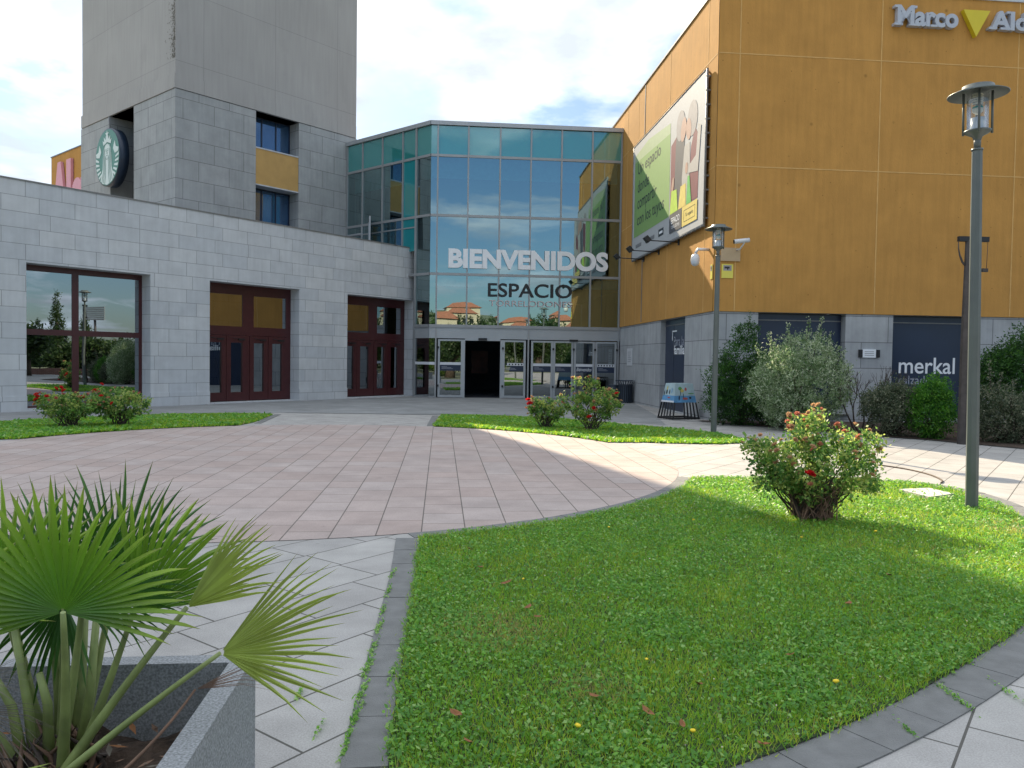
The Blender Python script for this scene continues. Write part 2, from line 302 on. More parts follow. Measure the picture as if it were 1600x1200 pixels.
# ------------------------------------------------------------------ mesh builder
class MB:
    def __init__(s): s.v = []; s.f = []; s.uv = []; s.mi = []; s.mats = []; s.sm = []
    def slot(s, m_):
        if m_ not in s.mats: s.mats.append(m_)
        return s.mats.index(m_)
    def face(s, pts, mat, uv=None, smooth=False):
        b = len(s.v); pts = [Vector(p) for p in pts]
        s.v += [tuple(p) for p in pts]; s.f.append(tuple(range(b, b + len(pts))))
        if uv is None:
            n = (pts[1] - pts[0]).cross(pts[2] - pts[0])
            if n.length < 1e-12: n = Vector((0, 0, 1))
            n.normalize()
            if abs(n.z) > 0.7: uv = [(p.x, p.y) for p in pts]
            else:
                t = Vector((-n.y, n.x, 0)).normalized(); uv = [(p.dot(t), p.z) for p in pts]
        s.uv += uv; s.mi.append(s.slot(mat)); s.sm.append(smooth)
    def box(s, fr, a0, a1, z0, z1, d0, d1, mat):
        P = [fr.p(a, z, d) for a in (a0, a1) for z in (z0, z1) for d in (d0, d1)]
        q = lambda *i: s.face([P[k] for k in i], mat)
        # index = a*4+z*2+d
        if fr.u.cross(Vector((0, 0, 1))).dot(fr.n) > 0:
            q(1, 5, 7, 3); q(4, 0, 2, 6); q(0, 1, 3, 2); q(5, 4, 6, 7); q(2, 3, 7, 6); q(0, 4, 5, 1)
        else:
            q(5, 1, 3, 7); q(0, 4, 6, 2); q(1, 0, 2, 3); q(4, 5, 7, 6); q(6, 7, 3, 2); q(1, 5, 4, 0)
    def tube(s, pts, rad, mat, n=8, cap=True, smooth=True):
        pts = [Vector(p) for p in pts]; rad = rad if isinstance(rad, (list, tuple)) else [rad] * len(pts)
        rings = []
        for i, p in enumerate(pts):
            t = (pts[min(i + 1, len(pts) - 1)] - pts[max(i - 1, 0)]).normalized()
            a = t.cross(Vector((0.31, 0.17, 0.93)));
            if a.length < 0.1: a = t.cross(Vector((1, 0, 0)))
            a.normalize(); b = t.cross(a)
            rings.append([p + (a * math.cos(k * 2 * math.pi / n) + b * math.sin(k * 2 * math.pi / n)) * rad[i] for k in range(n)])
        base = len(s.v)
        for r_ in rings: s.v += [tuple(p) for p in r_]
        si = s.slot(mat)
        for i in range(len(pts) - 1):
            for k in range(n):
                k2 = (k + 1) % n
                s.f.append((base + i * n + k, base + i * n + k2, base + (i + 1) * n + k2, base + (i + 1) * n + k))
                s.uv += [(0, 0)] * 4; s.mi.append(si); s.sm.append(smooth)
        if cap:
            s.f.append(tuple(base + k for k in reversed(range(n)))); s.uv += [(0, 0)] * n; s.mi.append(si); s.sm.append(False)
            e = base + (len(pts) - 1) * n
            s.f.append(tuple(e + k for k in range(n))); s.uv += [(0, 0)] * n; s.mi.append(si); s.sm.append(False)
    def lathe(s, c, prof, mat, n=24, axis=None):
        """prof: list of (radius, height) about c"""
        c = Vector(c); ax = Vector(axis).normalized() if axis else Vector((0, 0, 1))
        a = ax.cross(Vector((0.3, 0.9, 0.1))).normalized() if abs(ax.z) < 0.9 else Vector((1, 0, 0)); b = ax.cross(a)
        base = len(s.v); si = s.slot(mat)
        for r_, h in prof:
            for k in range(n): s.v.append(tuple(c + ax * h + (a * math.cos(k * 2 * math.pi / n) + b * math.sin(k * 2 * math.pi / n)) * r_))
        for i in range(len(prof) - 1):
            for k in range(n):
                k2 = (k + 1) % n
                s.f.append((base + i * n + k, base + i * n + k2, base + (i + 1) * n + k2, base + (i + 1) * n + k))
                s.uv += [(0, 0)] * 4; s.mi.append(si); s.sm.append(True)
    def prism(s, pts, n_, t, mat):
        """polygon pts (counter-clockwise seen from outside) extruded by t along n_"""
        n_ = Vector(n_); pts = [Vector(p) for p in pts]; top = [p + n_ * t for p in pts]
        s.face(top, mat); s.face(list(reversed(pts)), mat)
        k = len(pts)
        for i in range(k): s.face([pts[i], pts[(i + 1) % k], top[(i + 1) % k], top[i]], mat)
    def build(s, name, parent=None, loc=None):
        me = bpy.data.meshes.new(name)
        o = bpy.data.objects.new(name, me)
        if parent is None:
            org = Vector(loc) if loc is not None else Vector((0, 0, 0)); o.location = org; o['_o'] = tuple(org)
        else:
            org = Vector(parent['_o']); o.parent = parent; o['_o'] = tuple(org)
        me.from_pydata([tuple(Vector(p) - org) for p in s.v], [], s.f)
        uvl = me.uv_layers.new(name='UVMap'); uvl.data.foreach_set('uv', np.array(s.uv, dtype=np.float32).ravel())
        for m_ in s.mats: me.materials.append(m_)
        me.polygons.foreach_set('material_index', s.mi); me.polygons.foreach_set('use_smooth', s.sm)
        me.update(); COL.objects.link(o)
        return o
def tag(o, label=None, cat=None, group=None, kind=None):
    if label: o['label'] = label
    if cat: o['category'] = cat
    if group: o['group'] = group
    if kind: o['kind'] = kind
    return o
def empty(name, loc, label=None, cat=None, group=None):
    o = bpy.data.objects.new(name, None); o.empty_display_size = 0.2; o.location = loc; o['_o'] = tuple(loc); COL.objects.link(o)
    return tag(o, label, cat, group)
def copy_tree(o, parent=None):
    c = o.copy(); COL.objects.link(c); c.parent = parent
    for ch in [x for x in bpy.data.objects if x.parent == o]: copy_tree(ch, c)
    return c
def npmesh(name, verts, faces_per, mats, mi, parent=None, loc=(0, 0, 0)):
    """verts (N*k,3) ; every k verts one face"""
    me = bpy.data.meshes.new(name); k = faces_per; n = len(verts) // k
    org = np.array(parent['_o'] if parent is not None else loc, dtype=float)
    me.vertices.add(n * k); me.vertices.foreach_set('co', (verts - org).astype(np.float32).ravel())
    me.loops.add(n * k); me.loops.foreach_set('vertex_index', np.arange(n * k, dtype=np.int32))
    me.polygons.add(n); me.polygons.foreach_set('loop_start', np.arange(0, n * k, k, dtype=np.int32))
    for m_ in mats: me.materials.append(m_)
    me.update(calc_edges=True)
    me.polygons.foreach_set('material_index', np.asarray(mi, dtype=np.int32))
    me.validate(); me.update()
    o = bpy.data.objects.new(name, me)
    if parent is not None: o.parent = parent; o['_o'] = parent['_o']
    else: o.location = loc; o['_o'] = tuple(loc)
    COL.objects.link(o)
    return o
def wall(mb, fr, a0, a1, z0, z1, opens, mat, d=0.0, reveal=0.3, rmat=None):
    """wall sheet with rectangular openings and their reveals; opens = (a0,a1,z0,z1[,reveal])"""
    A = sorted(set([a0, a1] + [x for o in opens for x in o[:2]])); Z = sorted(set([z0, z1] + [x for o in opens for x in o[2:4]]))
    A = [x for x in A if a0 <= x <= a1]; Z = [z for z in Z if z0 <= z <= z1]
    cw = fr.u.cross(Vector((0, 0, 1))).dot(fr.n) > 0
    def q(P): mb.face(P if cw else P[::-1], mat)
    for i in range(len(A) - 1):
        for j in range(len(Z) - 1):
            am, zm = (A[i] + A[i + 1]) / 2, (Z[j] + Z[j + 1]) / 2
            if any(o[0] < am < o[1] and o[2] < zm < o[3] for o in opens): continue
            q([fr.p(A[i], Z[j], d), fr.p(A[i + 1], Z[j], d), fr.p(A[i + 1], Z[j + 1], d), fr.p(A[i], Z[j + 1], d)])
    for o in opens:
        r_ = d - (o[4] if len(o) > 4 else reveal); b0, b1, y0, y1 = o[:4]
        for (p, s_) in (((b0, y0), (b0, y1)), ((b1, y1), (b1, y0)), ((b0, y1), (b1, y1)), ((b1, y0), (b0, y0))):
            q([fr.p(p[0], p[1], d), fr.p(p[0], p[1], r_), fr.p(s_[0], s_[1], r_), fr.p(s_[0], s_[1], d)])

def textmesh(txt, bold=0.0, shear=0.0, spacing=1.0):
    cu = bpy.data.curves.new('lettering', 'FONT'); cu.body = txt; cu.size = 1.0; cu.offset = bold; cu.extrude = 0.0; cu.shear = shear; cu.space_character = spacing; cu.resolution_u = 5
    o = bpy.data.objects.new('lettering', cu); COL.objects.link(o)
    dg = bpy.context.evaluated_depsgraph_get(); dg.update()
    me = bpy.data.meshes.new_from_object(o.evaluated_get(dg))
    bpy.data.objects.remove(o); bpy.data.curves.remove(cu)
    return me
def text(name, txt, fr, a0, a1, z0, z1, d, mat, parent, bold=0.0, depth=0.0, shear=0.0, spacing=1.0, mirror=False, extra=None, label=None):
    """lettering fitted to the rectangle a0..a1, z0..z1 on frame fr, standing d proud"""
    me = textmesh(txt, bold, shear, spacing)
    co = np.array([v.co[:] for v in me.vertices]); x0, y0 = co[:, 0].min(), co[:, 1].min(); x1, y1 = co[:, 0].max(), co[:, 1].max()
    mb = MB()
    def pt(c, dd):
        a = a0 + (c[0] - x0) / (x1 - x0) * (a1 - a0)
        if mirror: a = a0 + a1 - a
        return fr.p(a, z0 + (c[1] - y0) / (y1 - y0) * (z1 - z0), dd)
    flip = (fr.u.cross(Vector((0, 0, 1))).dot(fr.n) < 0) != mirror
    for p in me.polygons:
        P = [pt(co[i], d + depth) for i in p.vertices]
        mb.face(P[::-1] if flip else P, mat)
    if depth:
        cnt = {}
        for p in me.polygons:
            for e in p.edge_keys: cnt[e] = cnt.get(e, 0) + 1
        for (i, j), c in cnt.items():
            if c == 1: mb.face([pt(co[i], d), pt(co[j], d), pt(co[j], d + depth), pt(co[i], d + depth)], mat)
    if extra: extra(mb)
    bpy.data.meshes.remove(me)
    o = mb.build(name, parent)
    if label: o['label'] = label
    return o
def flat(fr, pts, d, mat, name, parent, label=None):
    """a flat printed shape on a frame"""
    mb = MB(); P = [fr.p(a, z, d) for a, z in pts]
    n = Vector((0, 0, 0))
    for i in range(len(P)): n += P[i].cross(P[(i + 1) % len(P)])
    if n.dot(fr.n) < 0: P = P[::-1]
    mb.face(P, mat); o = mb.build(name, parent)
    if label: o['label'] = label
    return o

#@@GROUND
# ------------------------------------------------------------------ ground
def sheet(name, pts, z, mat, uvf=None):
    mb = MB(); P = [Vector((x, y, z)) for x, y in pts]
    area = sum(P[i].x * P[(i + 1) % len(P)].y - P[(i + 1) % len(P)].x * P[i].y for i in range(len(P)))
    if area < 0: P = P[::-1]
    uv = [uvf(p) for p in P] if uvf else None
    mb.face(P, mat, uv); o = mb.build(name); o['kind'] = 'structure'; return o
uvB = lambda p: (p.dot(Cu), p.dot(Cn))
uvA = lambda p: (p.dot(Av) + 0.13, p.dot(Au) + 0.16)
sheet('ground', [(-900, -900), (900, -900), (900, 900), (-900, 900)], -0.02, M['far_ground'])
sheet('plaza_paving', [(-40, -14), (26, -14), (26, 45), (-40, 45)], 0.0, M['grey_paving'], uvB)
CX, CY, CR = -3.35, 12.43, 5.90
def arc(cx, cy, r, a0, a1, n=40): return [(cx + r * math.cos(R(a0 + (a1 - a0) * i / n)), cy + r * math.sin(R(a0 + (a1 - a0) * i / n))) for i in range(n + 1)]
sheet('round_plaza_paving', arc(CX, CY, CR, 0, 360, 96)[:-1], 0.005, M['pink_paving'], uvA)
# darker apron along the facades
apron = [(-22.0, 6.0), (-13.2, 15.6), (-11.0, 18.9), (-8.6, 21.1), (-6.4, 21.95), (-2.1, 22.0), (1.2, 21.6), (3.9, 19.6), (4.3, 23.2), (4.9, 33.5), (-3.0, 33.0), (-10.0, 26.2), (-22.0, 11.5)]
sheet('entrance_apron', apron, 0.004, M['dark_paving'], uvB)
mb = MB()
for (x0, y0), (x1, y1) in zip([(-6.35, 21.9), (-4.35, 22.02)], [(-4.38, 22.02), (-2.05, 21.96)]):
    mb.face([(x0, y0 - 0.05, 0.008), (x1, y1 - 0.05, 0.008), (x1, y1 + 0.05, 0.008), (x0, y0 + 0.05, 0.008)], M['kerb'])
o = mb.build('drain_strip'); o['kind'] = 'structure'
def smooth(pts, n=6):
    out = []
    P = [Vector((p[0], p[1], 0)) for p in pts]
    for i in range(len(P) - 1):
        p0 = P[max(i - 1, 0)]; p1 = P[i]; p2 = P[i + 1]; p3 = P[min(i + 2, len(P) - 1)]
        for k in range(n):
            t = k / n
            q = 0.5 * ((2 * p1) + (-p0 + p2) * t + (2 * p0 - 5 * p1 + 4 * p2 - p3) * t * t + (-p0 + 3 * p1 - 3 * p2 + p3) * t ** 3)
            out.append((q.x, q.y))
    out.append((P[-1].x, P[-1].y)); return out
def arcxy(a0, a1, r=CR + 0.2, n=20): return arc(CX, CY, r, a0, a1, n)
# lawns (inner = grass edge)
L1_circ = arcxy(-65.3, -17.0, n=24)
L1_far = [(2.62, 10.66), (3.4, 10.70), (4.2, 10.70), (4.9, 10.66), (5.4, 10.50)]
L1_right = smooth([(5.4, 10.50), (5.72, 9.9), (5.64, 8.95), (5.36, 8.1), (4.85, 7.0), (4.1, 5.85), (3.19, 4.78), (2.67, 4.31), (2.13, 3.86), (1.65, 3.5), (1.23, 3.22), (0.9, 3.03), (0.3, 2.72), (-0.1, 2.58), (-0.42, 2.62)])
L1_left = smooth([(-0.42, 2.62), (-0.46, 2.99), (-0.49, 3.25), (-0.54, 3.84), (-0.62, 4.82), (-0.69, 5.68), (-0.80, 6.88)])
lawn1 = L1_circ + L1_far + L1_right[1:] + L1_left[1:-1]
L2_near = arcxy(75.0, 28.0, CR + 0.02, 20) + [(2.6, 15.3), (3.3, 15.2), (4.1, 15.22), (4.62, 15.5)]
lawn2 = L2_near + [(4.85, 16.1), (4.73, 16.8), (4.42, 17.5), (3.77, 18.4), (2.6, 19.5), (1.2, 21.0), (-0.3, 21.6), (-1.95, 21.75)]
lawn3 = arcxy(162, 119, CR + 0.02, 20) + [(-6.15, 18.6), (-6.45, 21.0), (-7.4, 21.0), (-9.0, 20.3), (-10.6, 18.9), (-11.8, 17.0), (-13.5, 14.2), (-14.2, 12.0)]
for nm, pl in (('lawn_soil', lawn1), ('lawn_soil', lawn2), ('lawn_soil', lawn3)):
    sheet(nm, pl, 0.014, M['turf'])
# kerb stones
def kerb(path, w, side, gap=0.006, L=0.42, closed=False, name='kerb_strip'):
    P = [Vector((x, y, 0)) for x, y in path]; mb = MB()
    d = [0.0]
    for i in range(len(P) - 1): d.append(d[-1] + (P[i + 1] - P[i]).length)
    def at(t):
        t = min(max(t, 0), d[-1] - 1e-6)
        i = max(k for k in range(len(d)) if d[k] <= t); i = min(i, len(P) - 2)
        q = P[i].lerp(P[i + 1], (t - d[i]) / (d[i + 1] - d[i])); 
        i0 = max(i - 1, 0); i1 = min(i + 2, len(P) - 1)
        tg = (P[i1] - P[i0]).normalized(); return q, Vector((-tg.y, tg.x, 0)) * side
    n = max(1, int(round(d[-1] / L))); st = d[-1] / n
    for k in range(n):
        t0, t1 = k * st + gap / 2, (k + 1) * st - gap / 2
        if t0 > t1: continue
        zt = 0.0075 + rnd.uniform(-0.001, 0.002)
        q0, n0 = at(t0); qm, nm_ = at((t0 + t1) / 2); q1, n1 = at(t1)
        a = [q0, qm, q1]; b = [q0 + n0 * w, qm + nm_ * w, q1 + n1 * w]
        ring = a + b[::-1]
        ar = sum(ring[i].x * ring[(i + 1) % 6].y - ring[(i + 1) % 6].x * ring[i].y for i in range(6))
        if ar < 0: ring = ring[::-1]
        top = [p + Vector((0, 0, zt)) for p in ring]; bot = [p + Vector((0, 0, -0.01)) for p in ring]
        mb.face(top, M['kerb'])
        for i in range(6): mb.face([bot[i], bot[(i + 1) % 6], top[(i + 1) % 6], top[i]], M['kerb'])
    o = mb.build(name); o['kind'] = 'structure'; return o
kerb(arcxy(-65.8, -16.0, CR + 0.003, 24), 0.19, -1)
kerb(L1_far[:1] + L1_far, 0.16, 1)
kerb(L1_right, 0.24, 1)
kerb(smooth([(-0.46, 2.99), (-0.49, 3.25), (-0.54, 3.84), (-0.62, 4.82), (-0.69, 5.68), (-0.82, 6.86)]), 0.185, 1)
kerb([(-6.05, 18.3), (-6.45, 21.2)], 0.16, -1)
kerb([(-2.0, 18.4), (-2.2, 21.6)], 0.16, -1)
kerb(smooth([(4.0, 21.6), (5.43, 20.5), (6.4, 19.35), (7.5, 18.0), (8.94, 16.6), (10.0, 15.1), (12.0, 12.8)]), 0.10, 1, L=1.0, name='bed_edging')
sheet('planting_bed_soil', [(5.0, 21.2), (5.43, 20.5), (6.4, 19.35), (7.5, 18.0), (8.94, 16.6), (10.0, 15.1), (12.0, 12.8), (17, 12.8), (17, 22.2), (5.5, 21.25)], 0.02, M['soil'])

#@@GRASS
def inpoly(P, poly):
    x, y = P[:, 0], P[:, 1]; ins = np.zeros(len(P), bool); n = len(poly)
    for i in range(n):
        x1, y1 = poly[i]; x2, y2 = poly[(i + 1) % n]
        c = ((y1 > y) != (y2 > y)) & (x < (x2 - x1) * (y - y1) / (y2 - y1 + 1e-12) + x1)
        ins ^= c
    return ins
def vnoise(P, s, seed):
    g = np.random.default_rng(seed).random((64, 64)); q = P * s; i = np.floor(q).astype(int); f = q - i; f = f * f * (3 - 2 * f)
    a = g[i[:, 0] % 64, i[:, 1] % 64]; b = g[(i[:, 0] + 1) % 64, i[:, 1] % 64]; c = g[i[:, 0] % 64, (i[:, 1] + 1) % 64]; d = g[(i[:, 0] + 1) % 64, (i[:, 1] + 1) % 64]
    return (a * (1 - f[:, 0]) + b * f[:, 0]) * (1 - f[:, 1]) + (c * (1 - f[:, 0]) + d * f[:, 0]) * f[:, 1]
def grass(name, poly, dens, hb, wb, clover, cl, label, seed, ylim=None, grow=0.03, dry=()):
    poly_ = np.array(poly); lo, hi = poly_.min(0) - grow, poly_.max(0) + grow
    rg = np.random.default_rng(seed)
    def scatter(density):
        n = int((hi - lo).prod() * density); P = lo + rg.random((n, 2)) * (hi - lo)
        jit = P + rg.normal(0, grow * 0.6, P.shape); return P[inpoly(jit, poly)]
    P = scatter(dens); D = np.hypot(P[:, 0], P[:, 1])
    if ylim: # thinner with distance
        keep = rg.random(len(P)) < np.clip((ylim / np.maximum(D, 0.1)) ** 1.5, 0.12, 1); P = P[keep]; D = D[keep]
    pn = vnoise(P, 1.3, seed + 1) * 0.6 + vnoise(P, 4.1, seed + 2) * 0.4
    n = len(P); sc = np.clip(D / 6.0, 1, 2.6)
    h = hb * rg.uniform(0.4, 1.25, n) * (0.7 + 0.6 * pn); w = wb * rg.uniform(0.6, 1.3, n) * sc
    az = rg.uniform(0, 2 * np.pi, n); ln = rg.uniform(0.15, 1.0, n) * h; la = rg.uniform(0, 2 * np.pi, n)
    B = np.c_[P, np.full(n, 0.012)]; t = np.c_[np.cos(az), np.sin(az), np.zeros(n)] * w[:, None] / 2
    tip = B + np.c_[np.cos(la) * ln, np.sin(la) * ln, h]
    verts = np.stack([B - t, B + t, tip], 1).reshape(-1, 3)
    r_ = rg.random(n)
    mi = np.where(r_ < 0.50, 0, np.where(r_ < 0.85, 1, 2))
    mi = np.where((pn > 0.66) & (r_ > 0.6), 2, mi); mi = np.where(rg.random(n) < 0.035, 3, mi)
    for (x, y, rr) in dry:
        dd = np.hypot(P[:, 0] - x, P[:, 1] - y); mi = np.where((dd < rr * rg.uniform(0.4, 1, n)) & (rg.random(n) < 0.55), 3, mi)
    o = npmesh(name, verts, 3, G3['grass_blade'], mi)
    tag(o, label, 'grass', None, 'stuff')
    if clover:
        P = scatter(clover); D = np.hypot(P[:, 0], P[:, 1])
        if ylim: keep = rg.random(len(P)) < np.clip((ylim / np.maximum(D, 0.1)) ** 1.5, 0.15, 1); P = P[keep]; D = D[keep]
        cn = vnoise(P, 2.2, seed + 5); keep = rg.random(len(P)) < np.clip(0.50 + (cn - 0.35) * 1.6, 0.3, 1); P = P[keep]; D = D[keep]; cn = cn[keep]
        n = len(P); s_ = cl * rg.uniform(0.5, 1.6, n) * np.clip(D / 7, 1, 2)
        az = rg.uniform(0, 2 * np.pi, n); tl = rg.normal(0, 0.45, n); t2 = rg.normal(0, 0.45, n)
        u = np.c_[np.cos(az), np.sin(az), tl]; v = np.c_[-np.sin(az), np.cos(az), t2]
        C = np.c_[P, rg.uniform(0.012, 0.058, n)]
        a = u * s_[:, None]; b = v * s_[:, None] * 0.62
        verts = np.stack([C - a, C - a * 0.2 - b, C + a * 0.9, C - a * 0.2 + b], 1).reshape(-1, 3)
        r_ = rg.random(n); mi = np.where(r_ < 0.55, 0, np.where(r_ < 0.88, 1, 2))
        o = npmesh(name.replace('grass', 'clover'), verts, 4, G3['clover_leaf'], mi)
        tag(o, 'low broad-leaved clover mixed into the ' + label.split(' of the ')[-1], 'clover', None, 'stuff')
near = [(x, y) for x, y in lawn1]
grass('lawn_grass', near, 8500, 0.042, 0.005, 6500, 0.0105, 'short green grass of the large curved lawn in front', 3, 5.5, dry=[(-0.1, 4.5, 0.45), (5.0, 7.6, 0.6), (4.4, 9.6, 0.35), (0.4, 3.7, 0.25)])
grass('lawn_grass', lawn2, 2200, 0.05, 0.014, 500, 0.02, 'short grass of the narrow lawn before the glass entrance', 13)
grass('lawn_grass', lawn3, 2200, 0.05, 0.014, 600, 0.02, 'short grass of the lawn strip along the stone building', 23)
M['clover_head'] = simple('dry_clover_head', (0.55, 0.47, 0.38), 0.8, var=0.3)
hp2 = np.array(lawn1); q = hp2.min(0) + rng.random((5200, 2)) * (hp2.max(0) - hp2.min(0)); q = q[inpoly(q, lawn1)]
q = q[rng.random(len(q)) < np.clip((vnoise(q, 1.7, 99) - 0.3) * 2.0, 0.06, 1)]
n = len(q); C = np.c_[q, rng.uniform(0.035, 0.055, n)]; sz = rng.uniform(0.0022, 0.005, n)[:, None] * np.clip(np.hypot(q[:, 0], q[:, 1]) / 5, 1, 2)[:, None]
u = rng.normal(0, 1, (n, 3)); u /= np.linalg.norm(u, axis=1)[:, None]; v = np.cross(u, rng.normal(0, 1, (n, 3))); v /= np.linalg.norm(v, axis=1)[:, None]
o = npmesh('clover_blossoms', np.stack([C - u * sz, C - v * sz, C + u * sz, C + v * sz], 1).reshape(-1, 3), 4, [M['clover_head']], np.zeros(n))
tag(o, 'tiny pale dried clover heads scattered through the large curved lawn', 'clover', None, 'stuff')
# weeds in the joints beside the kerb
wp = []
for (x, y, n, s_) in [(-0.66, 3.15, 40, .03), (-0.67, 3.4, 60, .035), (-0.69, 3.65, 50, .03), (-0.72, 3.95, 60, .035), (-0.735, 4.2, 40, .03), (-0.76, 4.55, 40, .03), (-0.79, 4.85, 30, .03), (-0.82, 5.25, 40, .03), (-0.86, 5.7, 30, .03), (-0.98, 3.62, 30, .02), (-0.80, 3.3, 16, .02), (2.15, 3.69, 50, .035), (1.75, 3.36, 20, .02), (-0.55, 4.5, 60, .03), (-0.58, 3.9, 40, .03), (-0.64, 5.4, 40, .03), (-0.75, 6.2, 40, .03), (-0.5, 6.95, 24, .03), (0.9, 7.95, 24, .03), (2.45, 3.75, 24, .03)]:
    q = rng.normal(0, 1, (n * 2, 2)) * [s_ * 0.28, s_ * 2.4] + [x, y]; wp.append(q)
wp = np.concatenate(wp); n = len(wp); az = rng.uniform(0, 6.28, n); C = np.c_[wp, rng.uniform(0.008, 0.025, n)]
u = np.c_[np.cos(az), np.sin(az), rng.normal(0, .6, n)] * 0.008; v = np.c_[-np.sin(az), np.cos(az), rng.normal(0, .6, n)] * 0.0045
o = npmesh('joint_weeds', np.stack([C - u, C - v, C + u, C + v], 1).reshape(-1, 3), 4, G3['clover_leaf'], rng.integers(0, 3, n))
tag(o, 'small weeds growing in the joints beside the dark kerb stones', 'weeds', None, 'stuff')

#@@BUILDINGS
# ------------------------------------------------------------------ low stone building (left)
HB = 6.15
lb = empty('stone_building', LB.p(4, 0), 'low pale limestone building with tall dark red framed openings, left of the glass entrance', 'building')
mb = MB()
ops = [(-3.42, 0.0, 0.06, 4.0, 0.5), (1.97, 5.5, 0.03, 4.0, 0.5), (7.74, 11.3, 0.03, 4.0, 0.5), (-11.5, -8.0, 0.06, 4.0, 0.5)]
wall(mb, LB, -14, 11.42, 0, HB, ops, M['stone'])
e = LB; cwf = [LB.p(11.42, 0, 0), LB.p(11.42, 0, -6), LB.p(11.42, HB, -6), LB.p(11.42, HB, 0)]
mb.face([LB.p(11.42, 0, -0.01), LB.p(11.42, 0, -6), LB.p(11.42, HB, -6), LB.p(11.42, HB, -0.01)], M['stone'])
mb.face([LB.p(-14, 0, 0), LB.p(-14, 0, -9), LB.p(-14, HB, -9), LB.p(-14, HB, 0)], M['stone'])
mb.build('wall', lb)
mb = MB()
mb.box(LB, -14, 11.42, 5.75, 5.8, -9, -0.35, M['cap'])
mb.build('roof', lb)
mb = MB(); mb.box(LB, -14.02, 11.44, HB, HB + 0.035, -0.38, 0.025, M['cap']); mb.build('parapet_cap', lb)
mb = MB()
for a, b in ((-14, -11.5), (-8.0, -3.42), (0.0, 1.97), (5.5, 7.74), (11.3, 11.42)):
    mb = MB(); mb.box(LB, a - 0.004, b + 0.004, 0, 0.42, 0.0, 0.025, M['stone']); mb.build('plinth', lb)
DR = 0.5
PT = math.tan(R(2.2))
def lbpane(x0, x1, y0, y1, d):
    h = (x1 - x0) / 2 * PT; g = MB(); g.face([LB.p(x0, y0, d - h), LB.p(x1, y0, d + h), LB.p(x1, y1, d + h), LB.p(x0, y1, d - h)], M['gl_shop']); return g
def shop_window(a0, a1):
    z0, z1 = 0.06, 4.0; mb = MB(); fw = 0.10
    mb.box(LB, a0, a0 + fw, z0, z1, -DR - 0.08, -DR, M['brown']); mb.box(LB, a1 - fw, a1, z0, z1, -DR - 0.08, -DR, M['brown'])
    mb.box(LB, a0 + fw, a1 - fw, z1 - 0.16, z1, -DR - 0.08, -DR, M['brown']); mb.box(LB, a0 + fw, a1 - fw, z0, z0 + 0.05, -DR - 0.08, -DR, M['brown'])
    mid = (a0 + a1) / 2 - 0.24
    mb.box(LB, mid - 0.09, mid + 0.09, z0 + 0.05, z1 - 0.16, -DR - 0.07, -DR + 0.01, M['brown'])
    for x0, x1 in ((a0 + fw, mid - 0.09), (mid + 0.09, a1 - fw)): mb.box(LB, x0, x1, 2.08, 2.24, -DR - 0.07, -DR + 0.005, M['brown'])
    w = mb.build('window', lb)
    for x0, x1 in ((a0 + fw, mid - 0.09), (mid + 0.09, a1 - fw)):
        for y0, y1 in ((z0 + 0.05, 2.08), (2.24, z1 - 0.16)):
            lbpane(x0, x1, y0, y1, -DR - 0.04).build('pane', w)
shop_window(-3.42, 0.0); shop_window(-11.5, -8.0)
def door_set(a0, a1):
    z0, z1 = 0.03, 4.0; fb, ff = -DR - 0.1, -DR; mb = MB(); B = M['brown']; mid = (a0 + a1) / 2
    mb.box(LB, a0, a0 + 0.12, z0, z1, fb, ff, B); mb.box(LB, a1 - 0.2, a1, z0, z1, fb, ff, B)
    mb.box(LB, a0 + 0.12, a1 - 0.2, 3.66, z1, fb, ff, B); mb.box(LB, a0 + 0.12, a1 - 0.2, 2.28, 2.58, fb, ff, B)
    mb.box(LB, mid - 0.22, mid + 0.22, 2.58, 3.66, fb, ff, B)
    mb.box(LB, mid - 0.05, mid + 0.05, z0, 2.28, fb, ff, B)
    w = mb.build('door_frame', lb)
    for x0, x1 in ((a0 + 0.12, mid - 0.22), (mid + 0.22, a1 - 0.2)):
        lbpane(x0, x1, 2.58, 3.66, -DR - 0.05).build('pane', w)
    q0, q1 = a0 + 0.12, a1 - 0.2
    edges = [q0, (q0 + mid - 0.05) / 2, mid - 0.05, mid + 0.05, (mid + 0.05 + q1) / 2, q1]
    for x0, x1 in ((edges[0], edges[1]), (edges[1], edges[2]), (edges[3], edges[4]), (edges[4], edges[5])):
        x0 += 0.008; x1 -= 0.008; l = MB(); sw = 0.165
        l.box(LB, x0, x0 + sw, z0 + 0.02, 2.27, fb + 0.01, ff + 0.015, B); l.box(LB, x1 - sw, x1, z0 + 0.02, 2.27, fb + 0.01, ff + 0.015, B)
        l.box(LB, x0 + sw, x1 - sw, 2.03, 2.27, fb + 0.01, ff + 0.015, B); l.box(LB, x0 + sw, x1 - sw, z0 + 0.02, 0.34, fb + 0.01, ff + 0.015, B)
        dd = l.build('door', lb)
        g = MB(); g.face([LB.p(x0 + sw, 0.34, ff - 0.04), LB.p(x1 - sw, 0.34, ff - 0.04), LB.p(x1 - sw, 2.03, ff - 0.04), LB.p(x0 + sw, 2.03, ff - 0.04)], M['gl_shop']); g.build('pane', dd)
        c = MB(); c.box(LB, x1 - 0.34, x1 - 0.10, 2.12, 2.17, ff + 0.015, ff + 0.06, M['black']); c.tube([LB.p(x1 - 0.32, 2.15, ff + 0.05), LB.p(x1 - 0.6, 2.19, ff + 0.08)], 0.01, M['black'], 6); c.build('door_closer', dd)
door_set(1.97, 5.5); door_set(7.74, 11.3)
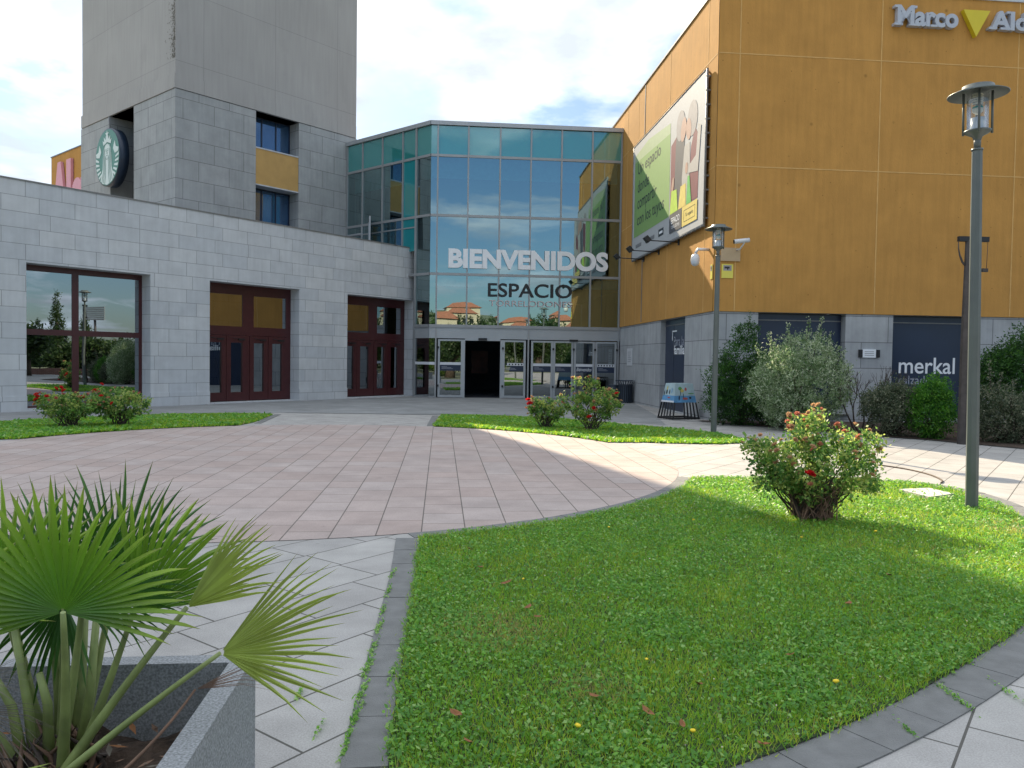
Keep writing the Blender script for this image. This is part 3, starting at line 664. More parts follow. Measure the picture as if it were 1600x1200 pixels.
# rooms behind the openings
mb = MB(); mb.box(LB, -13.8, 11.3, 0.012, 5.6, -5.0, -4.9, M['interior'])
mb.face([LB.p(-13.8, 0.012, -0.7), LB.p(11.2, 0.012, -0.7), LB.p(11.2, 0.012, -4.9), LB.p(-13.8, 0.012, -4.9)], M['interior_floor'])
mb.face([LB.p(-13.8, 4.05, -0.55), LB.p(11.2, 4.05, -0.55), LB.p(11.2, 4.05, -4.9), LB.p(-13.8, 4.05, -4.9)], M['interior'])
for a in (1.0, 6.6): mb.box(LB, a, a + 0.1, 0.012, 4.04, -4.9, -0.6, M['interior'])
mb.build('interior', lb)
p_ = flat(LB, [(4.65, 0.4), (5.25, 0.4), (5.25, 2.05), (4.65, 2.05)], -0.72, M['blue_poster'], 'poster', lb)
p_ = flat(LB, [(2.85, 0.55), (4.5, 0.55), (4.5, 2.2), (2.85, 2.2)], -0.95, M['navy'], 'banner', lb)
text('lettering', 'TIENDA', LB, 2.95, 3.3, 1.7, 1.8, -0.94, M['dim_white'], p_) if False else None

# ------------------------------------------------------------------ tower
tw = empty('stone_tower', TF.p(4.2, 0), 'tall square tower, stone blocks below and smooth grey render above, behind the low building', 'tower')
ZS = 11.45
mb = MB()
wall(mb, TF, 0, 8.40, 0, ZS, [(3.33, 5.36, 5.9, ZS - 0.001, 0.7)], M['stone_tower'])
wall(mb, TL, 0, 8.60, 0, ZS, [(3.42, 5.60, 5.9, ZS - 0.001, 1.0)], M['stone_tower'])
for fr_, w_, dd in ((Frame(TF.p(8.40, 0), Bv, Bu), 8.6, 0), (Frame(TL.p(8.60, 0), Bu, Bv), 8.4, 0)):
    P = [fr_.p(0, 0), fr_.p(w_, 0), fr_.p(w_, ZS), fr_.p(0, ZS)]; mb.face(P, M['stone_tower'])
mb.build('stone_base', tw)
mb = MB()
S2 = 0.03; zt = 31.0
mb.box(TF, -S2 + 0.05, 8.38, ZS + 0.02, zt, -8.50, -0.02, M['render_tower'])
mb.box(TF, -S2, 8.36, ZS + 0.02, ZS + 0.55, -8.52, 0.02, M['render_tower'])
mb.build('render_shaft', tw)
mb = MB(); mb.box(TF, 0.02, 8.38, ZS - 0.001, ZS + 0.02, -8.5, -0.05, M['black']); mb.build('shadow_joint', tw)
mb = MB(); mb.box(TF, 3.335, 5.355, 8.55, 9.98, -0.6, -0.03, M['ochre_panel']); mb.box(TF, 3.335, 5.355, 9.98, 10.03, -0.62, -0.01, M['cap_light']); mb.box(TF, 3.335, 5.355, 8.50, 8.55, -0.62, -0.01, M['cap_light']); mb.build('spandrel_panel', tw)
mb = MB(); mb.box(TF, 3.335, 5.355, 8.5 - 2.6, 8.50, -0.75, -0.66, M['alu']); 
def wingrid(fr_, a0, a1, z0, z1, d, cols, parent, mat, fm):
    mb = MB(); t = 0.05; mb.box(fr_, a0, a1, z1 - t, z1, d - 0.04, d + 0.03, fm); mb.box(fr_, a0, a1, z0, z0 + t, d - 0.04, d + 0.03, fm)
    xs = [a0 + (a1 - a0) * i / cols for i in range(cols + 1)]
    for i, x in enumerate(xs):
        x0 = min(max(x - t / 2, a0), a1 - t); mb.box(fr_, x0, x0 + t, z0 + t, z1 - t, d - 0.04, d + 0.03, fm)
    w = mb.build('window', parent)
    for i in range(cols):
        g = MB(); P = [fr_.p(xs[i] + .02, z0 + .04, d), fr_.p(xs[i + 1] - .02, z0 + .04, d), fr_.p(xs[i + 1] - .02, z1 - .04, d), fr_.p(xs[i] + .02, z1 - .04, d)]; g.face(P, mat); g.build('pane', w)
    return w
M['blueframe'] = simple('dark_blue_frame', (0.01, 0.02, 0.05), 0.4)
wingrid(TF, 3.34, 5.35, 10.03, ZS - 0.02, -0.69, 3, tw, M['gl_blue'], M['blueframe'])
wingrid(TF, 3.34, 5.35, 5.95, 8.5, -0.69, 3, tw, M['gl_blue'], M['blueframe'])
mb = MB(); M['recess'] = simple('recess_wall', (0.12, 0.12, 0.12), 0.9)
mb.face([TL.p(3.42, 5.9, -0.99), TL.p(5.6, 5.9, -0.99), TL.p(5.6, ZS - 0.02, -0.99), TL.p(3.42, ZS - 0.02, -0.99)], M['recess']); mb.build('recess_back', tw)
mb = MB(); mb.tube([TL.p(5.63, 11.45, 0.03), TL.p(5.6, 10.9, 0.03), TL.p(5.52, 10.5, 0.2), TL.p(5.5, 10.3, 0.35)], 0.03, M['cap'], 6); mb.build('cable', tw)
# mould on the arris of the tower
M['mould'] = simple('mould_stain', (0.13, 0.12, 0.10), 0.95, var=0.4, scale=20)
mv = []
for i in range(900):
    z = 12.6 + abs(rnd.gauss(0, 3.6)); s_ = abs(rnd.gauss(0, 0.14 if i % 3 else 0.3)) + 0.02; r_ = rnd.uniform(0.006, 0.024)
    c = TF.p(0.02 - 0.004, z, -0.02 - s_)
    mv += [c + Bv * -r_, c + Vector((0, 0, -r_ * 1.6)), c + Bv * r_, c + Vector((0, 0, r_ * 1.8))]
npmesh('mould_stain', np.array([tuple(v) for v in mv]), 4, [M['mould']], np.zeros(len(mv) // 4), tw)
# ochre wing behind the tower with pink letters
WG = Frame(TL.p(8.8, 0, -0.45), Bv, -Bu)
wg = empty('ochre_wing', WG.p(2.4, 0), 'far ochre building wing peeping out left of the stone tower', 'building')
mb = MB(); mb.box(WG, 0, 4.55, 0, 11.02, -7, 0, M['ochre']); mb.build('wall', wg)
mb = MB(); mb.box(WG, -0.03, 4.58, 11.02, 11.07, -7.03, 0.03, M['cap']); mb.build('parapet_cap', wg)
M['pink'] = simple('pink_lettering', (0.66, 0.30, 0.36), 0.5, var=0.05)
WGm = Frame(WG.p(4.4, 0, 0), -Bv, -Bu)
ps = tag(MB().build('wall_sign', None, WG.p(2.2, 7.5, 0.1)), 'faded pink sign with big rounded letters on the far ochre wing', 'sign') if False else None
ps = empty('wall_sign', WG.p(2.2, 7.5, 0.1), 'faded pink sign with big rounded letters on the far ochre wing', 'sign')
text('lettering', 'Alcr', WGm, 0.15, 4.9, 7.0, 10.6, 0.02, M['pink'], ps, bold=0.06, depth=0.12)

# ------------------------------------------------------------------ round green emblem
EM = Frame(TL.p(4.93, 0), -Bv, -Bu); EM_Z = 9.58; EM_D = 0.38; ER = 1.17
em = empty('round_emblem_sign', EM.p(0, EM_Z, 0.2), 'round green emblem sign of a crowned long-haired figure on the tower', 'sign')
M['em_green'] = simple('emblem_green', (0.05, 0.20, 0.14), 0.35, var=0.03)
M['em_white'] = simple('emblem_white', (0.60, 0.68, 0.64), 0.4, var=0.03)
M['em_rim'] = simple('emblem_rim', (0.012, 0.025, 0.05), 0.4)
mb = MB(); mb.lathe(EM.p(0, EM_Z, EM_D - 0.36), [(0.0, 0), (ER, 0), (ER, 0.36), (ER - 0.05, 0.37)], M['em_rim'], 56, EM.n); mb.build('drum', em)
def emf(pts, d, mat): return [EM.p(x * ER, EM_Z + y * ER, EM_D + d) for x, y in pts]
def shape(mb, pts, d, mat):
    P = emf(pts, d, mat); n = Vector((0, 0, 0))
    for i in range(len(P)): n += P[i].cross(P[(i + 1) % len(P)])
    if n.dot(EM.n) < 0: P = P[::-1]
    mb.face(P, mat)
mb = MB(); shape(mb, [(0.96 * math.cos(R(a)), 0.96 * math.sin(R(a))) for a in range(0, 360, 8)], 0.015, M['em_green']); mb.build('face_disc', em)
mb = MB(); Wt, Gn = M['em_white'], M['em_green']
def ell(cx, cy, rx, ry, n=20): return [(cx + rx * math.cos(2 * math.pi * i / n), cy + ry * math.sin(2 * math.pi * i / n)) for i in range(n)]
# hair mass and body
shape(mb, [(-0.30, 0.30), (-0.22, 0.42), (0, 0.48), (0.22, 0.42), (0.30, 0.30), (0.34, 0.0), (0.36, -0.35), (0.52, -0.70), (0.40, -0.86), (0.0, -0.95), (-0.40, -0.86), (-0.52, -0.70), (-0.36, -0.35), (-0.34, 0.0)], 0.022, Wt)
# crown with star
shape(mb, [(-0.30, 0.44), (-0.36, 0.62), (-0.24, 0.56), (-0.26, 0.74), (-0.12, 0.62), (-0.10, 0.74), (0.10, 0.74), (0.12, 0.62), (0.26, 0.74), (0.24, 0.56), (0.36, 0.62), (0.30, 0.44), (0.0, 0.53)], 0.024, Wt)
st = []
for i in range(10):
    r_ = 0.15 if i % 2 == 0 else 0.06; a = R(90 + i * 36); st.append((r_ * math.cos(a), 0.80 + r_ * math.sin(a)))
shape(mb, st, 0.026, Wt)
# scaly tails left and right
for s_ in (-1, 1):
    shape(mb, [(s_ * 0.62, 0.50), (s_ * 0.70, 0.28), (s_ * 0.92, 0.22), (s_ * 0.88, 0.10), (s_ * 0.62, 0.06), (s_ * 0.48, 0.24), (s_ * 0.52, 0.34)], 0.024, Wt)
    for k in range(7):
        a = R(4 - k * 11.5); r0, r1 = 0.93, 0.66
        shape(mb, [(s_ * r0 * math.cos(a), r0 * math.sin(a)), (s_ * r0 * math.cos(a - 0.11), r0 * math.sin(a - 0.11)), (s_ * r1 * math.cos(a - 0.22), r1 * math.sin(a - 0.22)), (s_ * r1 * math.cos(a - 0.13), r1 * math.sin(a - 0.13))], 0.024, Wt)
mb.build('figure', em)
mb = MB()
def wav(x0, amp, y0, y1, w=0.018, sg=1):
    n = 14; Lp = []; Rp = []
    for i in range(n + 1):
        t = i / n; y = y0 + (y1 - y0) * t; x = x0 * (1 + 0.55 * t * t) + sg * amp * math.sin(t * 7.5); Lp.append((x - w, y)); Rp.append((x + w, y))
    for i in range(n): shape(mb, [Lp[i], Rp[i], Rp[i + 1], Lp[i + 1]], 0.030, Gn)
for s_ in (-1, 1):
    for j, x in enumerate((0.115, 0.185, 0.255)): wav(s_ * x, 0.022, 0.30 if j else 0.05, -0.90 + j * 0.05, 0.013, s_)
    shape(mb, ell(s_ * 0.07, 0.235, 0.045, 0.016, 10), 0.030, Gn); shape(mb, ell(s_ * 0.07, 0.285, 0.055, 0.008, 10), 0.030, Gn)
shape(mb, [(-0.012, 0.22), (0.012, 0.22), (0.022, 0.12), (-0.022, 0.12)], 0.030, Gn); shape(mb, ell(0, 0.065, 0.045, 0.014, 10), 0.030, Gn)
shape(mb, [(-0.13, 0.02), (-0.06, -0.06), (0, -0.085), (0.06, -0.06), (0.13, 0.02), (0.06, -0.035), (0, -0.06), (-0.06, -0.035)], 0.030, Gn)
for i in range(12):
    a0, a1 = R(20 + i * 11.7), R(20 + (i + 1) * 11.7); shape(mb, [(0.27 * math.cos(a0), 0.20 + 0.27 * math.sin(a0)), (0.27 * math.cos(a1), 0.20 + 0.27 * math.sin(a1)), (0.295 * math.cos(a1), 0.20 + 0.30 * math.sin(a1)), (0.295 * math.cos(a0), 0.20 + 0.30 * math.sin(a0))], 0.030, Gn)
mb.build('linework', em)

# ------------------------------------------------------------------ glass entrance hall
gh = empty('glass_entrance_hall', GF.p(4, 0), 'tall curtain-walled glass entrance hall with sliding doors between stone and ochre buildings', 'building')
GT = 11.05
rows = [(9.83, GT - 0.08), (7.43, 9.73), (5.07, 7.33), (2.98, 4.97)]
bars = [9.73, 7.33, 4.97]
mfx = [0.27, 1.50, 2.79, 4.05, 5.31, 6.58, 7.80]
mlx = [0.84, 1.66, 2.96, 4.29, 5.36]
mb = MB(); A_ = M['alu']
for x in mfx: mb.box(GF, x - 0.03, x + 0.03, 2.88 if x not in (0.27, 4.05, 7.80) else 0.0, GT, -0.10, 0.055, A_)
for x in mlx[1:]: mb.box(GL, x - 0.03, x + 0.03, 6.0, GT, -0.10, 0.055, A_)
mb.box(GL, 0.84 - 0.04, 0.84 + 0.04, 0.0, GT, -0.10, 0.06, A_)
for z in bars:
    mb.box(GF, 0.0, 7.88, z, z + 0.10, -0.09, 0.04, A_); mb.box(GL, 0.01, 5.41, z, z + 0.10, -0.09, 0.04, A_)
mb.box(GF, 0.0, 7.88, 2.86, 2.98, -0.09, 0.06, A_); mb.box(GL, 0.01, 0.80, 2.86, 2.98, -0.09, 0.06, A_)
mb.box(GL, 0.88, 5.41, 6.95, 7.0, -0.09, 0.03, A_)
mb.box(GF, 0.0, 7.88, 2.42, 2.86, -0.08, 0.02, M['alu_light']); mb.box(GL, 0.01, 0.80, 2.42, 2.86, -0.08, 0.02, M['alu_light'])
mb.box(GF, 0.0, 0.24, 0.0, 0.07, -0.08, 0.03, A_); mb.box(GL, 0.01, 0.80, 0.0, 0.07, -0.08, 0.03, A_)
mb.build('frame', gh)
mb = MB(); mb.box(GF, -0.02, 7.95, GT - 0.06, GT + 0.10, -0.15, 0.09, M['alu_light']); mb.box(GL, -0.02, 5.45, GT - 0.06, GT + 0.10, -0.15, 0.09, M['alu_light']); mb.build('parapet_cap', gh)
def pane(fr_, a0, a1, z0, z1, mat, d=0.0, parent=None, tilt=True, name='pane'):
    c = fr_.u.cross(Vector((0, 0, 1))).dot(fr_.n) > 0; k = 0.006 if tilt else 0
    j = [rnd.uniform(-k, k) for _ in range(3)]; j.append(j[0] + j[2] - j[1])
    P = [fr_.p(a0, z0, d + j[0]), fr_.p(a1, z0, d + j[1]), fr_.p(a1, z1, d + j[2]), fr_.p(a0, z1, d + j[3])]
    g = MB(); g.face(P if c else P[::-1], mat); return g.build(name, parent or gh)
fx = [0.0] + mfx + [7.88]
for (z0, z1), mt_ in zip(rows, (M['gl_teal'], M['gl_dark'], M['gl_dark'], M['gl_dark'])):
    for i in range(len(fx) - 2): pane(GF, fx[i] + (0.03 if i else 0), fx[i + 1] - 0.03, z0 , z1, mt_)
lx = [0.0] + mlx
for ri, (z0, z1) in enumerate(rows[:3]):
    for i in range(len(lx) - 1):
        zz0 = z0 if ri < 2 else (5.07 if i == 0 else 6.0)
        mt_ = M['gl_teal'] if ri == 0 else (M['gl_cyan'] if i == 1 else M['gl_dark'])
        pane(GL, lx[i] + 0.03 * (i > 0), lx[i + 1] - 0.03, zz0, z1, mt_)
pane(GL, 0.0, 0.80, 2.98, 4.97, M['gl_dark']); pane(GL, 0.0, 0.80, 0.07, 2.42, M['gl_door'], tilt=False)
pane(GF, 0.0, 0.24, 0.07, 2.42, M['gl_door'], tilt=False)
mb = MB(); mb.box(GL, 0.0, 0.80, 1.34, 1.45, 0.004, 0.008, M['band']); mb.box(GF, 0.0, 0.24, 1.34, 1.45, 0.004, 0.008, M['band']); mb.build('white_band', gh)
# terrace door standing ajar and terrace rail
TD = Frame(GL.p(3.80, 0, 0.03), (-Bv * 0.80 - Bu * 0.6), (-Bu * 0.80 + Bv * 0.6))
mb = MB()
for a, b, z0, z1 in ((0, 0.07, 5.85, 7.55), (1.05, 1.12, 5.85, 7.55), (0.07, 1.05, 7.48, 7.55), (0.07, 1.05, 5.85, 5.95)): mb.box(TD, a, b, z0, z1, 0, 0.05, M['alu_light'])
td = mb.build('terrace_door', gh); pane(TD, 0.07, 1.05, 5.95, 7.48, M['gl_door'], 0.025, td)
mb = MB(); mb.box(GL, 4.25, 4.33, 5.8, 7.35, 0.02, 0.06, M['alu_light']); mb.box(GL, 4.33, 5.3, 6.98, 7.05, 0.02, 0.06, M['alu_light']); mb.build('door_frame', gh)
# sliding doors
def leaf(a0, a1, d, mat=None, poster=True):
    z0, z1 = 0.02, 2.38; t = 0.085; mb = MB()
    mb.box(GF, a0, a0 + t, z0, z1, d - 0.03, d + 0.03, M['alu_light']); mb.box(GF, a1 - t, a1, z0, z1, d - 0.03, d + 0.03, M['alu_light'])
    mb.box(GF, a0 + t, a1 - t, z1 - 0.07, z1, d - 0.03, d + 0.03, M['alu_light']); mb.box(GF, a0 + t, a1 - t, z0, z0 + 0.09, d - 0.03, d + 0.03, M['alu_light'])
    l = mb.build('sliding_door', gh)
    pane(GF, a0 + t, a1 - t, z0 + 0.09, z1 - 0.07, M['gl_door'], d, l)
    mb = MB(); mb.box(GF, a0 + t, a1 - t, 1.34, 1.45, d + 0.004, d + 0.008, M['band'])
    n_ = 6
    if poster == 2:
        for k in range(n_): x = a0 + t + (a1 - a0 - 2 * t) * (k + 0.6) / (n_ + 0.2); mb.box(GF, x - 0.03, x + 0.03, 1.365, 1.425, d + 0.009, d + 0.011, M['ink'])
    mb.build('white_band', l)
    mb = MB(); mb.box(GF, a0 + t, a1 - t, 1.10, 1.335, d + 0.003, d + 0.006, M['navy'])
    for k, (q0, q1) in enumerate(((0.08, 0.35), (0.08, 0.55), (0.08, 0.62))):
        w_ = a1 - a0 - 2 * t; mb.box(GF, a0 + t + w_ * q0, a0 + t + w_ * q1, 1.27 - k * 0.045, 1.283 - k * 0.045, d + 0.0065, d + 0.008, M['dim_white'])
    mb.build('notice_strip', l)
    mb = MB()
    for z in (0.45, 2.0): mb.box(GF, a0 - 0.03 if a0 < 4 else a1 - 0.03, a0 + 0.04 if a0 < 4 else a1 + 0.04, z, z + 0.09, d + 0.03, d + 0.09, M['black'])
    mb.build('sensor', l)
    return l
leaf(0.36, 1.38, 0.0); leaf(3.0, 3.95, 0.0, poster=2)
leaf(4.17, 5.08, 0.0); leaf(5.09, 5.93, 0.0); dl = leaf(5.95, 6.82, 0.0); leaf(6.84, 7.74, 0.0, poster=2)
text('lettering', 'Bienvenidos', GF, 6.07, 6.70, 1.15, 1.30, 0.008, M['white'], dl, shear=0.3)
mb = MB(); mb.box(GF, 1.38, 1.46, 0.0, 2.38, -0.08, 0.03, M['alu_light']); mb.box(GF, 2.90, 3.0, 0.0, 2.38, -0.08, 0.03, M['alu_light']); mb.box(GF, 1.46, 2.9, 2.34, 2.42, -0.08, 0.035, M['alu_light']); mb.box(GF, 2.0, 2.35, 2.35, 2.45, 0.035, 0.10, M['black']); mb.box(GF, 5.75, 6.1, 2.37, 2.45, 0.035, 0.10, M['black']); mb.build('door_surround', gh)
# signs on the glass
text('welcome_lettering', 'BIENVENIDOS', GF, 0.74, 7.30, 5.26, 6.06, 0.07, M['white'], gh, bold=0.045, depth=0.015)
text('name_lettering', 'ESPACIO', GF, 2.36, 5.82, 4.14, 4.70, 0.07, M['ink'], gh, bold=0.012, depth=0.01)
M['rose_white'] = simple('pale_rose_lettering', (0.55, 0.46, 0.46), 0.5)
text('name_lettering', 'TORRELODONES', GF, 2.42, 5.82, 3.76, 4.0, 0.07, M['rose_white'], gh, bold=0.0, depth=0.006)
# inside of the hall
mb = MB()
def floorpoly(z, mat, inset=0.2):
    P = [GF.p(0.1, z, -inset), GF.p(7.8, z, -inset), GF.p(7.8, z, -9), GL.p(5.3, z, -7), GL.p(5.3, z, -inset)]
    mb.face(P, mat)
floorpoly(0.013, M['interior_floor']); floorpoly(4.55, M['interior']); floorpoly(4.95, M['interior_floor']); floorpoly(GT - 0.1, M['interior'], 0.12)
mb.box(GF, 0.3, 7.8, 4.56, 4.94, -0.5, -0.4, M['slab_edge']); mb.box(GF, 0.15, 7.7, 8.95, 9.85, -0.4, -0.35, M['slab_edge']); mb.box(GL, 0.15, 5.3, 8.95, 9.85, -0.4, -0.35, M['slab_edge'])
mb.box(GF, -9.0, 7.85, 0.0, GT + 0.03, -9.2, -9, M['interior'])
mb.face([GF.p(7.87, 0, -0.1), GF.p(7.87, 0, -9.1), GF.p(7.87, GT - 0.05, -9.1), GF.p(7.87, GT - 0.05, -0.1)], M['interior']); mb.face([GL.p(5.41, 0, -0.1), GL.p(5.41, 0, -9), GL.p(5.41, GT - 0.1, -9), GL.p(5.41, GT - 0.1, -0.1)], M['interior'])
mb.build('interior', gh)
mb = MB()
for x in (1.0, 4.4, 6.2): mb.tube([GF.p(x, 0.013, -3), GF.p(x, 4.55, -3)], 0.2, M['interior'], 16)
mb.build('column', gh)
M['dim_display'] = simple('shop_display', (0.10, 0.03, 0.02), 0.6, var=0.5, scale=2.5)
mb = MB(); mb.box(GF, 1.95, 2.75, 0.9, 2.0, -6.0, -5.9, M['dim_display']); mb.build('shop_front', gh)
# roof slab
mb = MB(); mb.face([GF.p(0, GT + 0.05, 0), GF.p(7.9, GT + 0.05, 0), GF.p(7.9, GT + 0.05, -9), GL.p(5.41, GT + 0.05, -8), GL.p(5.41, GT + 0.05, 0)], M['cap']); mb.build('roof', gh)

# ------------------------------------------------------------------ ochre building
ob = empty('ochre_building', OF.p(3, 0), 'large ochre building on a grey stone plinth with navy panels, right of the entrance', 'building')
HO = 11.75
mb = MB()
wall(mb, OL, -6, 11.135, 3.0, HO, [], M['ochre'], d=0.035); wall(mb, OF, -0.035, 12.0, 3.0, HO, [], M['ochre'], d=0.035)
for P in ([OF.p(12.0, 0, 0.0), OF.p(12.0, 0, -17), OF.p(12, HO, -17), OF.p(12, HO, 0.035)], [OL.p(-6, 0, 0), OL.p(-6, 0, -12), OL.p(-6, HO, -12), OL.p(-6, HO, 0.035)],
          [OL.p(-0.3, 0, 0.03), OL.p(-6, 0, 0.03), OL.p(-6, 3.0, 0.03), OL.p(-0.3, 3.0, 0.03)]): mb.face(P, M['ochre'])
mb.face([OF.p(-0.035, 3.0, 0.035), OF.p(12, 3.0, 0.035), OF.p(12, 3.0, -0.3), OF.p(-0.035, 3.0, -0.3)], M['ochre']); mb.face([OL.p(-0.2, 3.0, 0.035), OL.p(11.1, 3.0, 0.035), OL.p(11.1, 3.0, -0.3), OL.p(-0.2, 3.0, -0.3)], M['ochre'])
mb.face([OL.p(-6, HO - 0.05, 0), OL.p(11.13, HO - 0.05, 0), OF.p(12, HO - 0.05, 0), OF.p(12, HO - 0.05, -17)], M['cap'])
mb.build('wall', ob)
mb = MB(); mb.box(OL, -6, 11.09, HO, HO + 0.06, -0.3, 0.07, M['cap']); mb.box(OF, -0.07, 12.05, HO, HO + 0.06, -0.3, 0.07, M['cap_light']); mb.build('parapet_cap', ob)
mb = MB(); jm = M['ochre_joint']
for s_ in (0.56, 4.56, 8.57): mb.box(OF, s_ - 0.014, s_ + 0.014, 3.02, HO - 0.01, 0.033, 0.041, jm)
for z in (6.93, 9.95):
    xs = [-0.03, 0.546, 0.574, 4.546, 4.574, 8.556, 8.584, 12.0]
    for i in range(0, 8, 2): mb.box(OF, xs[i], xs[i + 1], z - 0.014, z + 0.014, 0.033, 0.041, jm)
vs = [0.9, 2.62, 6.70, 10.35]
for s_ in vs: mb.box(OL, s_ - 0.012, s_ + 0.012, 3.02, HO - 0.01, 0.033, 0.041, jm)
for z in (6.93, 9.95):
    xs = [-0.2] + [q for s_ in vs for q in (s_ - 0.012, s_ + 0.012)] + [11.1]
    for i in range(0, len(xs), 2): mb.box(OL, xs[i], xs[i + 1], z - 0.012, z + 0.012, 0.033, 0.041, jm)
mb.build('render_joint', ob)
mb = MB(); mb.box(OL, 3.50, 3.56, 3.05, HO - 0.02, 0.036, 0.05, M['cap']); mb.build('expansion_joint', ob)
mb = MB()
opF = [(1.26, 3.77, 0.35, 2.99, 0.28), (5.15, 7.62, 0.12, 2.99, 0.28), (9.3, 11.6, 0.12, 2.99, 0.28)]
opL = [(6.0, 8.65, 0.02, 2.99, 0.22)]
wall(mb, OF, 0, 12.0, 0, 2.998, opF, M['stone_base']); wall(mb, OL, -0.25, 11.134, 0, 2.998, opL, M['stone_base'])
mb.build('stone_plinth', ob)
mb = MB(); mb.box(OF, 1.1, 3.93, 0.22, 0.345, -0.2, 0.14, M['stone_base']); mb.build('window_sill', ob)
def navy(fr_, a0, a1, z0, z1, d, nm='shop_panel'):
    mb = MB(); mb.box(fr_, a0, a1, z0, z1, d - 0.04, d, M['navy'])
    mb.box(fr_, a0, a1, z1 - 0.2, z1 - 0.17, d, d + 0.02, M['cap'])
    return mb.build(nm, ob)
navy(OF, 1.27, 3.76, 0.36, 2.985, -0.24)
np2 = navy(OF, 5.16, 7.61, 0.13, 2.985, -0.24); navy(OF, 9.31, 11.59, 0.13, 2.985, -0.24)
text('lettering', 'merkal', OF, 5.50, 7.18, 1.37, 1.83, -0.238, M['white'], np2, bold=0.01)
text('lettering', 'calzados', OF, 5.50, 6.60, 1.07, 1.31, -0.238, M['dim_white'], np2)
nd_ = navy(OL, 6.01, 8.64, 0.03, 2.985, -0.18, 'door_panel')
text('lettering', 'Para la', OL, 6.95, 8.0, 2.12, 2.42, -0.178, M['dim_white'], nd_)
text('lettering', 'familia', OL, 6.98, 8.08, 1.84, 2.14, -0.178, M['white'], nd_, bold=0.02)
mb = MB(); mb.box(OL, 6.78, 6.82, 2.30, 2.62, -0.178, -0.172, M['white']); mb.box(OL, 6.82, 7.25, 2.58, 2.62, -0.178, -0.172, M['white']); mb.build('corner_mark', nd_)
mb = MB(); mb.box(OL, 8.35, 8.42, 0.95, 1.25, -0.178, -0.12, M['alu']); mb.build('door_handle', nd_)
mb = MB(); mb.box(OL, 6.95, 6.965, 0.03, 2.78, -0.179, -0.176, M['black']); mb.build('door_gap', nd_)

# things fixed to the ochre building
M['paper'] = simple('paper_notice', (0.55, 0.56, 0.58), 0.6, var=0.05)
nt_ = empty('wall_notice', OL.p(1.75, 1.55, 0.01), 'white paper notice on the stone plinth beside the sliding doors', 'notice')
mb = MB(); mb.box(OL, 1.35, 2.15, 1.42, 2.1, 0.0, 0.02, M['paper']); mb.build('board', nt_)
mb = MB()
for k in range(6): mb.box(OL, 1.5, 2.0 if k != 2 else 1.9, 1.95 - k * 0.075, 1.965 - k * 0.075, 0.0205, 0.022, M['navy'])
mb.build('print', nt_)
pl = empty('house_plaque', OF.p(4.46, 1.9, 0.01), 'small white plaque with dark brackets on the stone pillar between two navy panels', 'plaque')
mb = MB(); mb.box(OF, 4.27, 4.66, 1.80, 2.03, 0.0, 0.03, M['white']); mb.build('plate', pl)
mb = MB(); mb.box(OF, 4.16, 4.265, 1.81, 2.02, 0, 0.045, M['black']); mb.box(OF, 4.665, 4.77, 1.81, 2.02, 0, 0.045, M['black']); mb.build('bracket', pl)
mb = MB(); 
for k in range(3): mb.box(OF, 4.33, 4.60, 1.96 - k * 0.05, 1.97 - k * 0.05, 0.031, 0.033, M['ink'])
mb.build('print', pl)
# raised shop sign
M['sign_grey'] = simple('sign_grey_white', (0.42, 0.45, 0.52), 0.5, var=0.04)
M['sign_yellow'] = simple('sign_yellow', (0.62, 0.50, 0.02), 0.45, var=0.03)
sg = empty('shop_sign', OF.p(6.9, 10.8, 0.05), 'raised grey-white slab letters with a yellow triangle high on the ochre front', 'sign')
def serifs(lst, dep):
    def f(mb):
        for a0, a1, z0, z1 in lst: mb.box(OF, a0, a1, z0, z1, 0.05, 0.05 + dep - 0.002, M['sign_grey'])
    return f
text('letters', 'Marco', OF, 4.90, 6.66, 10.88, 11.43, 0.05, M['sign_grey'], sg, bold=0.035, depth=0.14,
     extra=serifs([(4.82, 5.06, 10.885, 10.95), (5.24, 5.46, 10.885, 10.95), (4.82, 4.98, 11.36, 11.425), (5.32, 5.46, 11.36, 11.425), (5.72, 5.84, 10.885, 10.945), (5.86, 6.06, 10.885, 10.945), (5.84, 5.92, 11.22, 11.28)], 0.14))
text('letters', 'Aldany', OF, 7.62, 9.8, 10.75, 11.42, 0.05, M['sign_grey'], sg, bold=0.035, depth=0.14,
     extra=serifs([(7.56, 7.80, 10.915, 10.975), (7.90, 8.10, 10.915, 10.975), (8.10, 8.28, 10.915, 10.975), (8.08, 8.18, 11.36, 11.42)], 0.14))
mb = MB(); mb.prism([OF.p(6.80, 11.40, 0.05), OF.p(7.19, 10.68, 0.05), OF.p(7.58, 11.40, 0.05)], OF.n, 0.14, M['sign_yellow']); mb.build('triangle', sg)

# billboard
BB = Frame(OL.p(0, 0, 0.16), -Av, -Au)
bb = empty('billboard', OL.p(6.5, 5.4, 0.1), 'huge billboard with green slogan panel and shoppers photo on the ochre flank wall', 'billboard')
M['tarp'] = simple('tarpaulin_white', (0.42, 0.43, 0.44), 0.55, var=0.03)
M['bb_green'] = simple('print_green', (0.20, 0.34, 0.10), 0.55, var=0.03)
M['bb_fade'] = simple('print_pale_green', (0.33, 0.42, 0.24), 0.55, var=0.05)
M['bb_dark'] = simple('print_dark', (0.075, 0.075, 0.085), 0.55, var=0.1)
M['bb_maroon'] = simple('print_maroon', (0.16, 0.03, 0.045), 0.55, var=0.1)
M['bb_skin'] = simple('print_skin', (0.42, 0.26, 0.20), 0.55, var=0.08)
M['bb_pale'] = simple('print_pale', (0.40, 0.38, 0.36), 0.55, var=0.06)
M['bb_grey'] = simple('print_grey', (0.30, 0.28, 0.28), 0.55, var=0.12)
M['bb_lime'] = simple('print_lime', (0.40, 0.58, 0.05), 0.55)
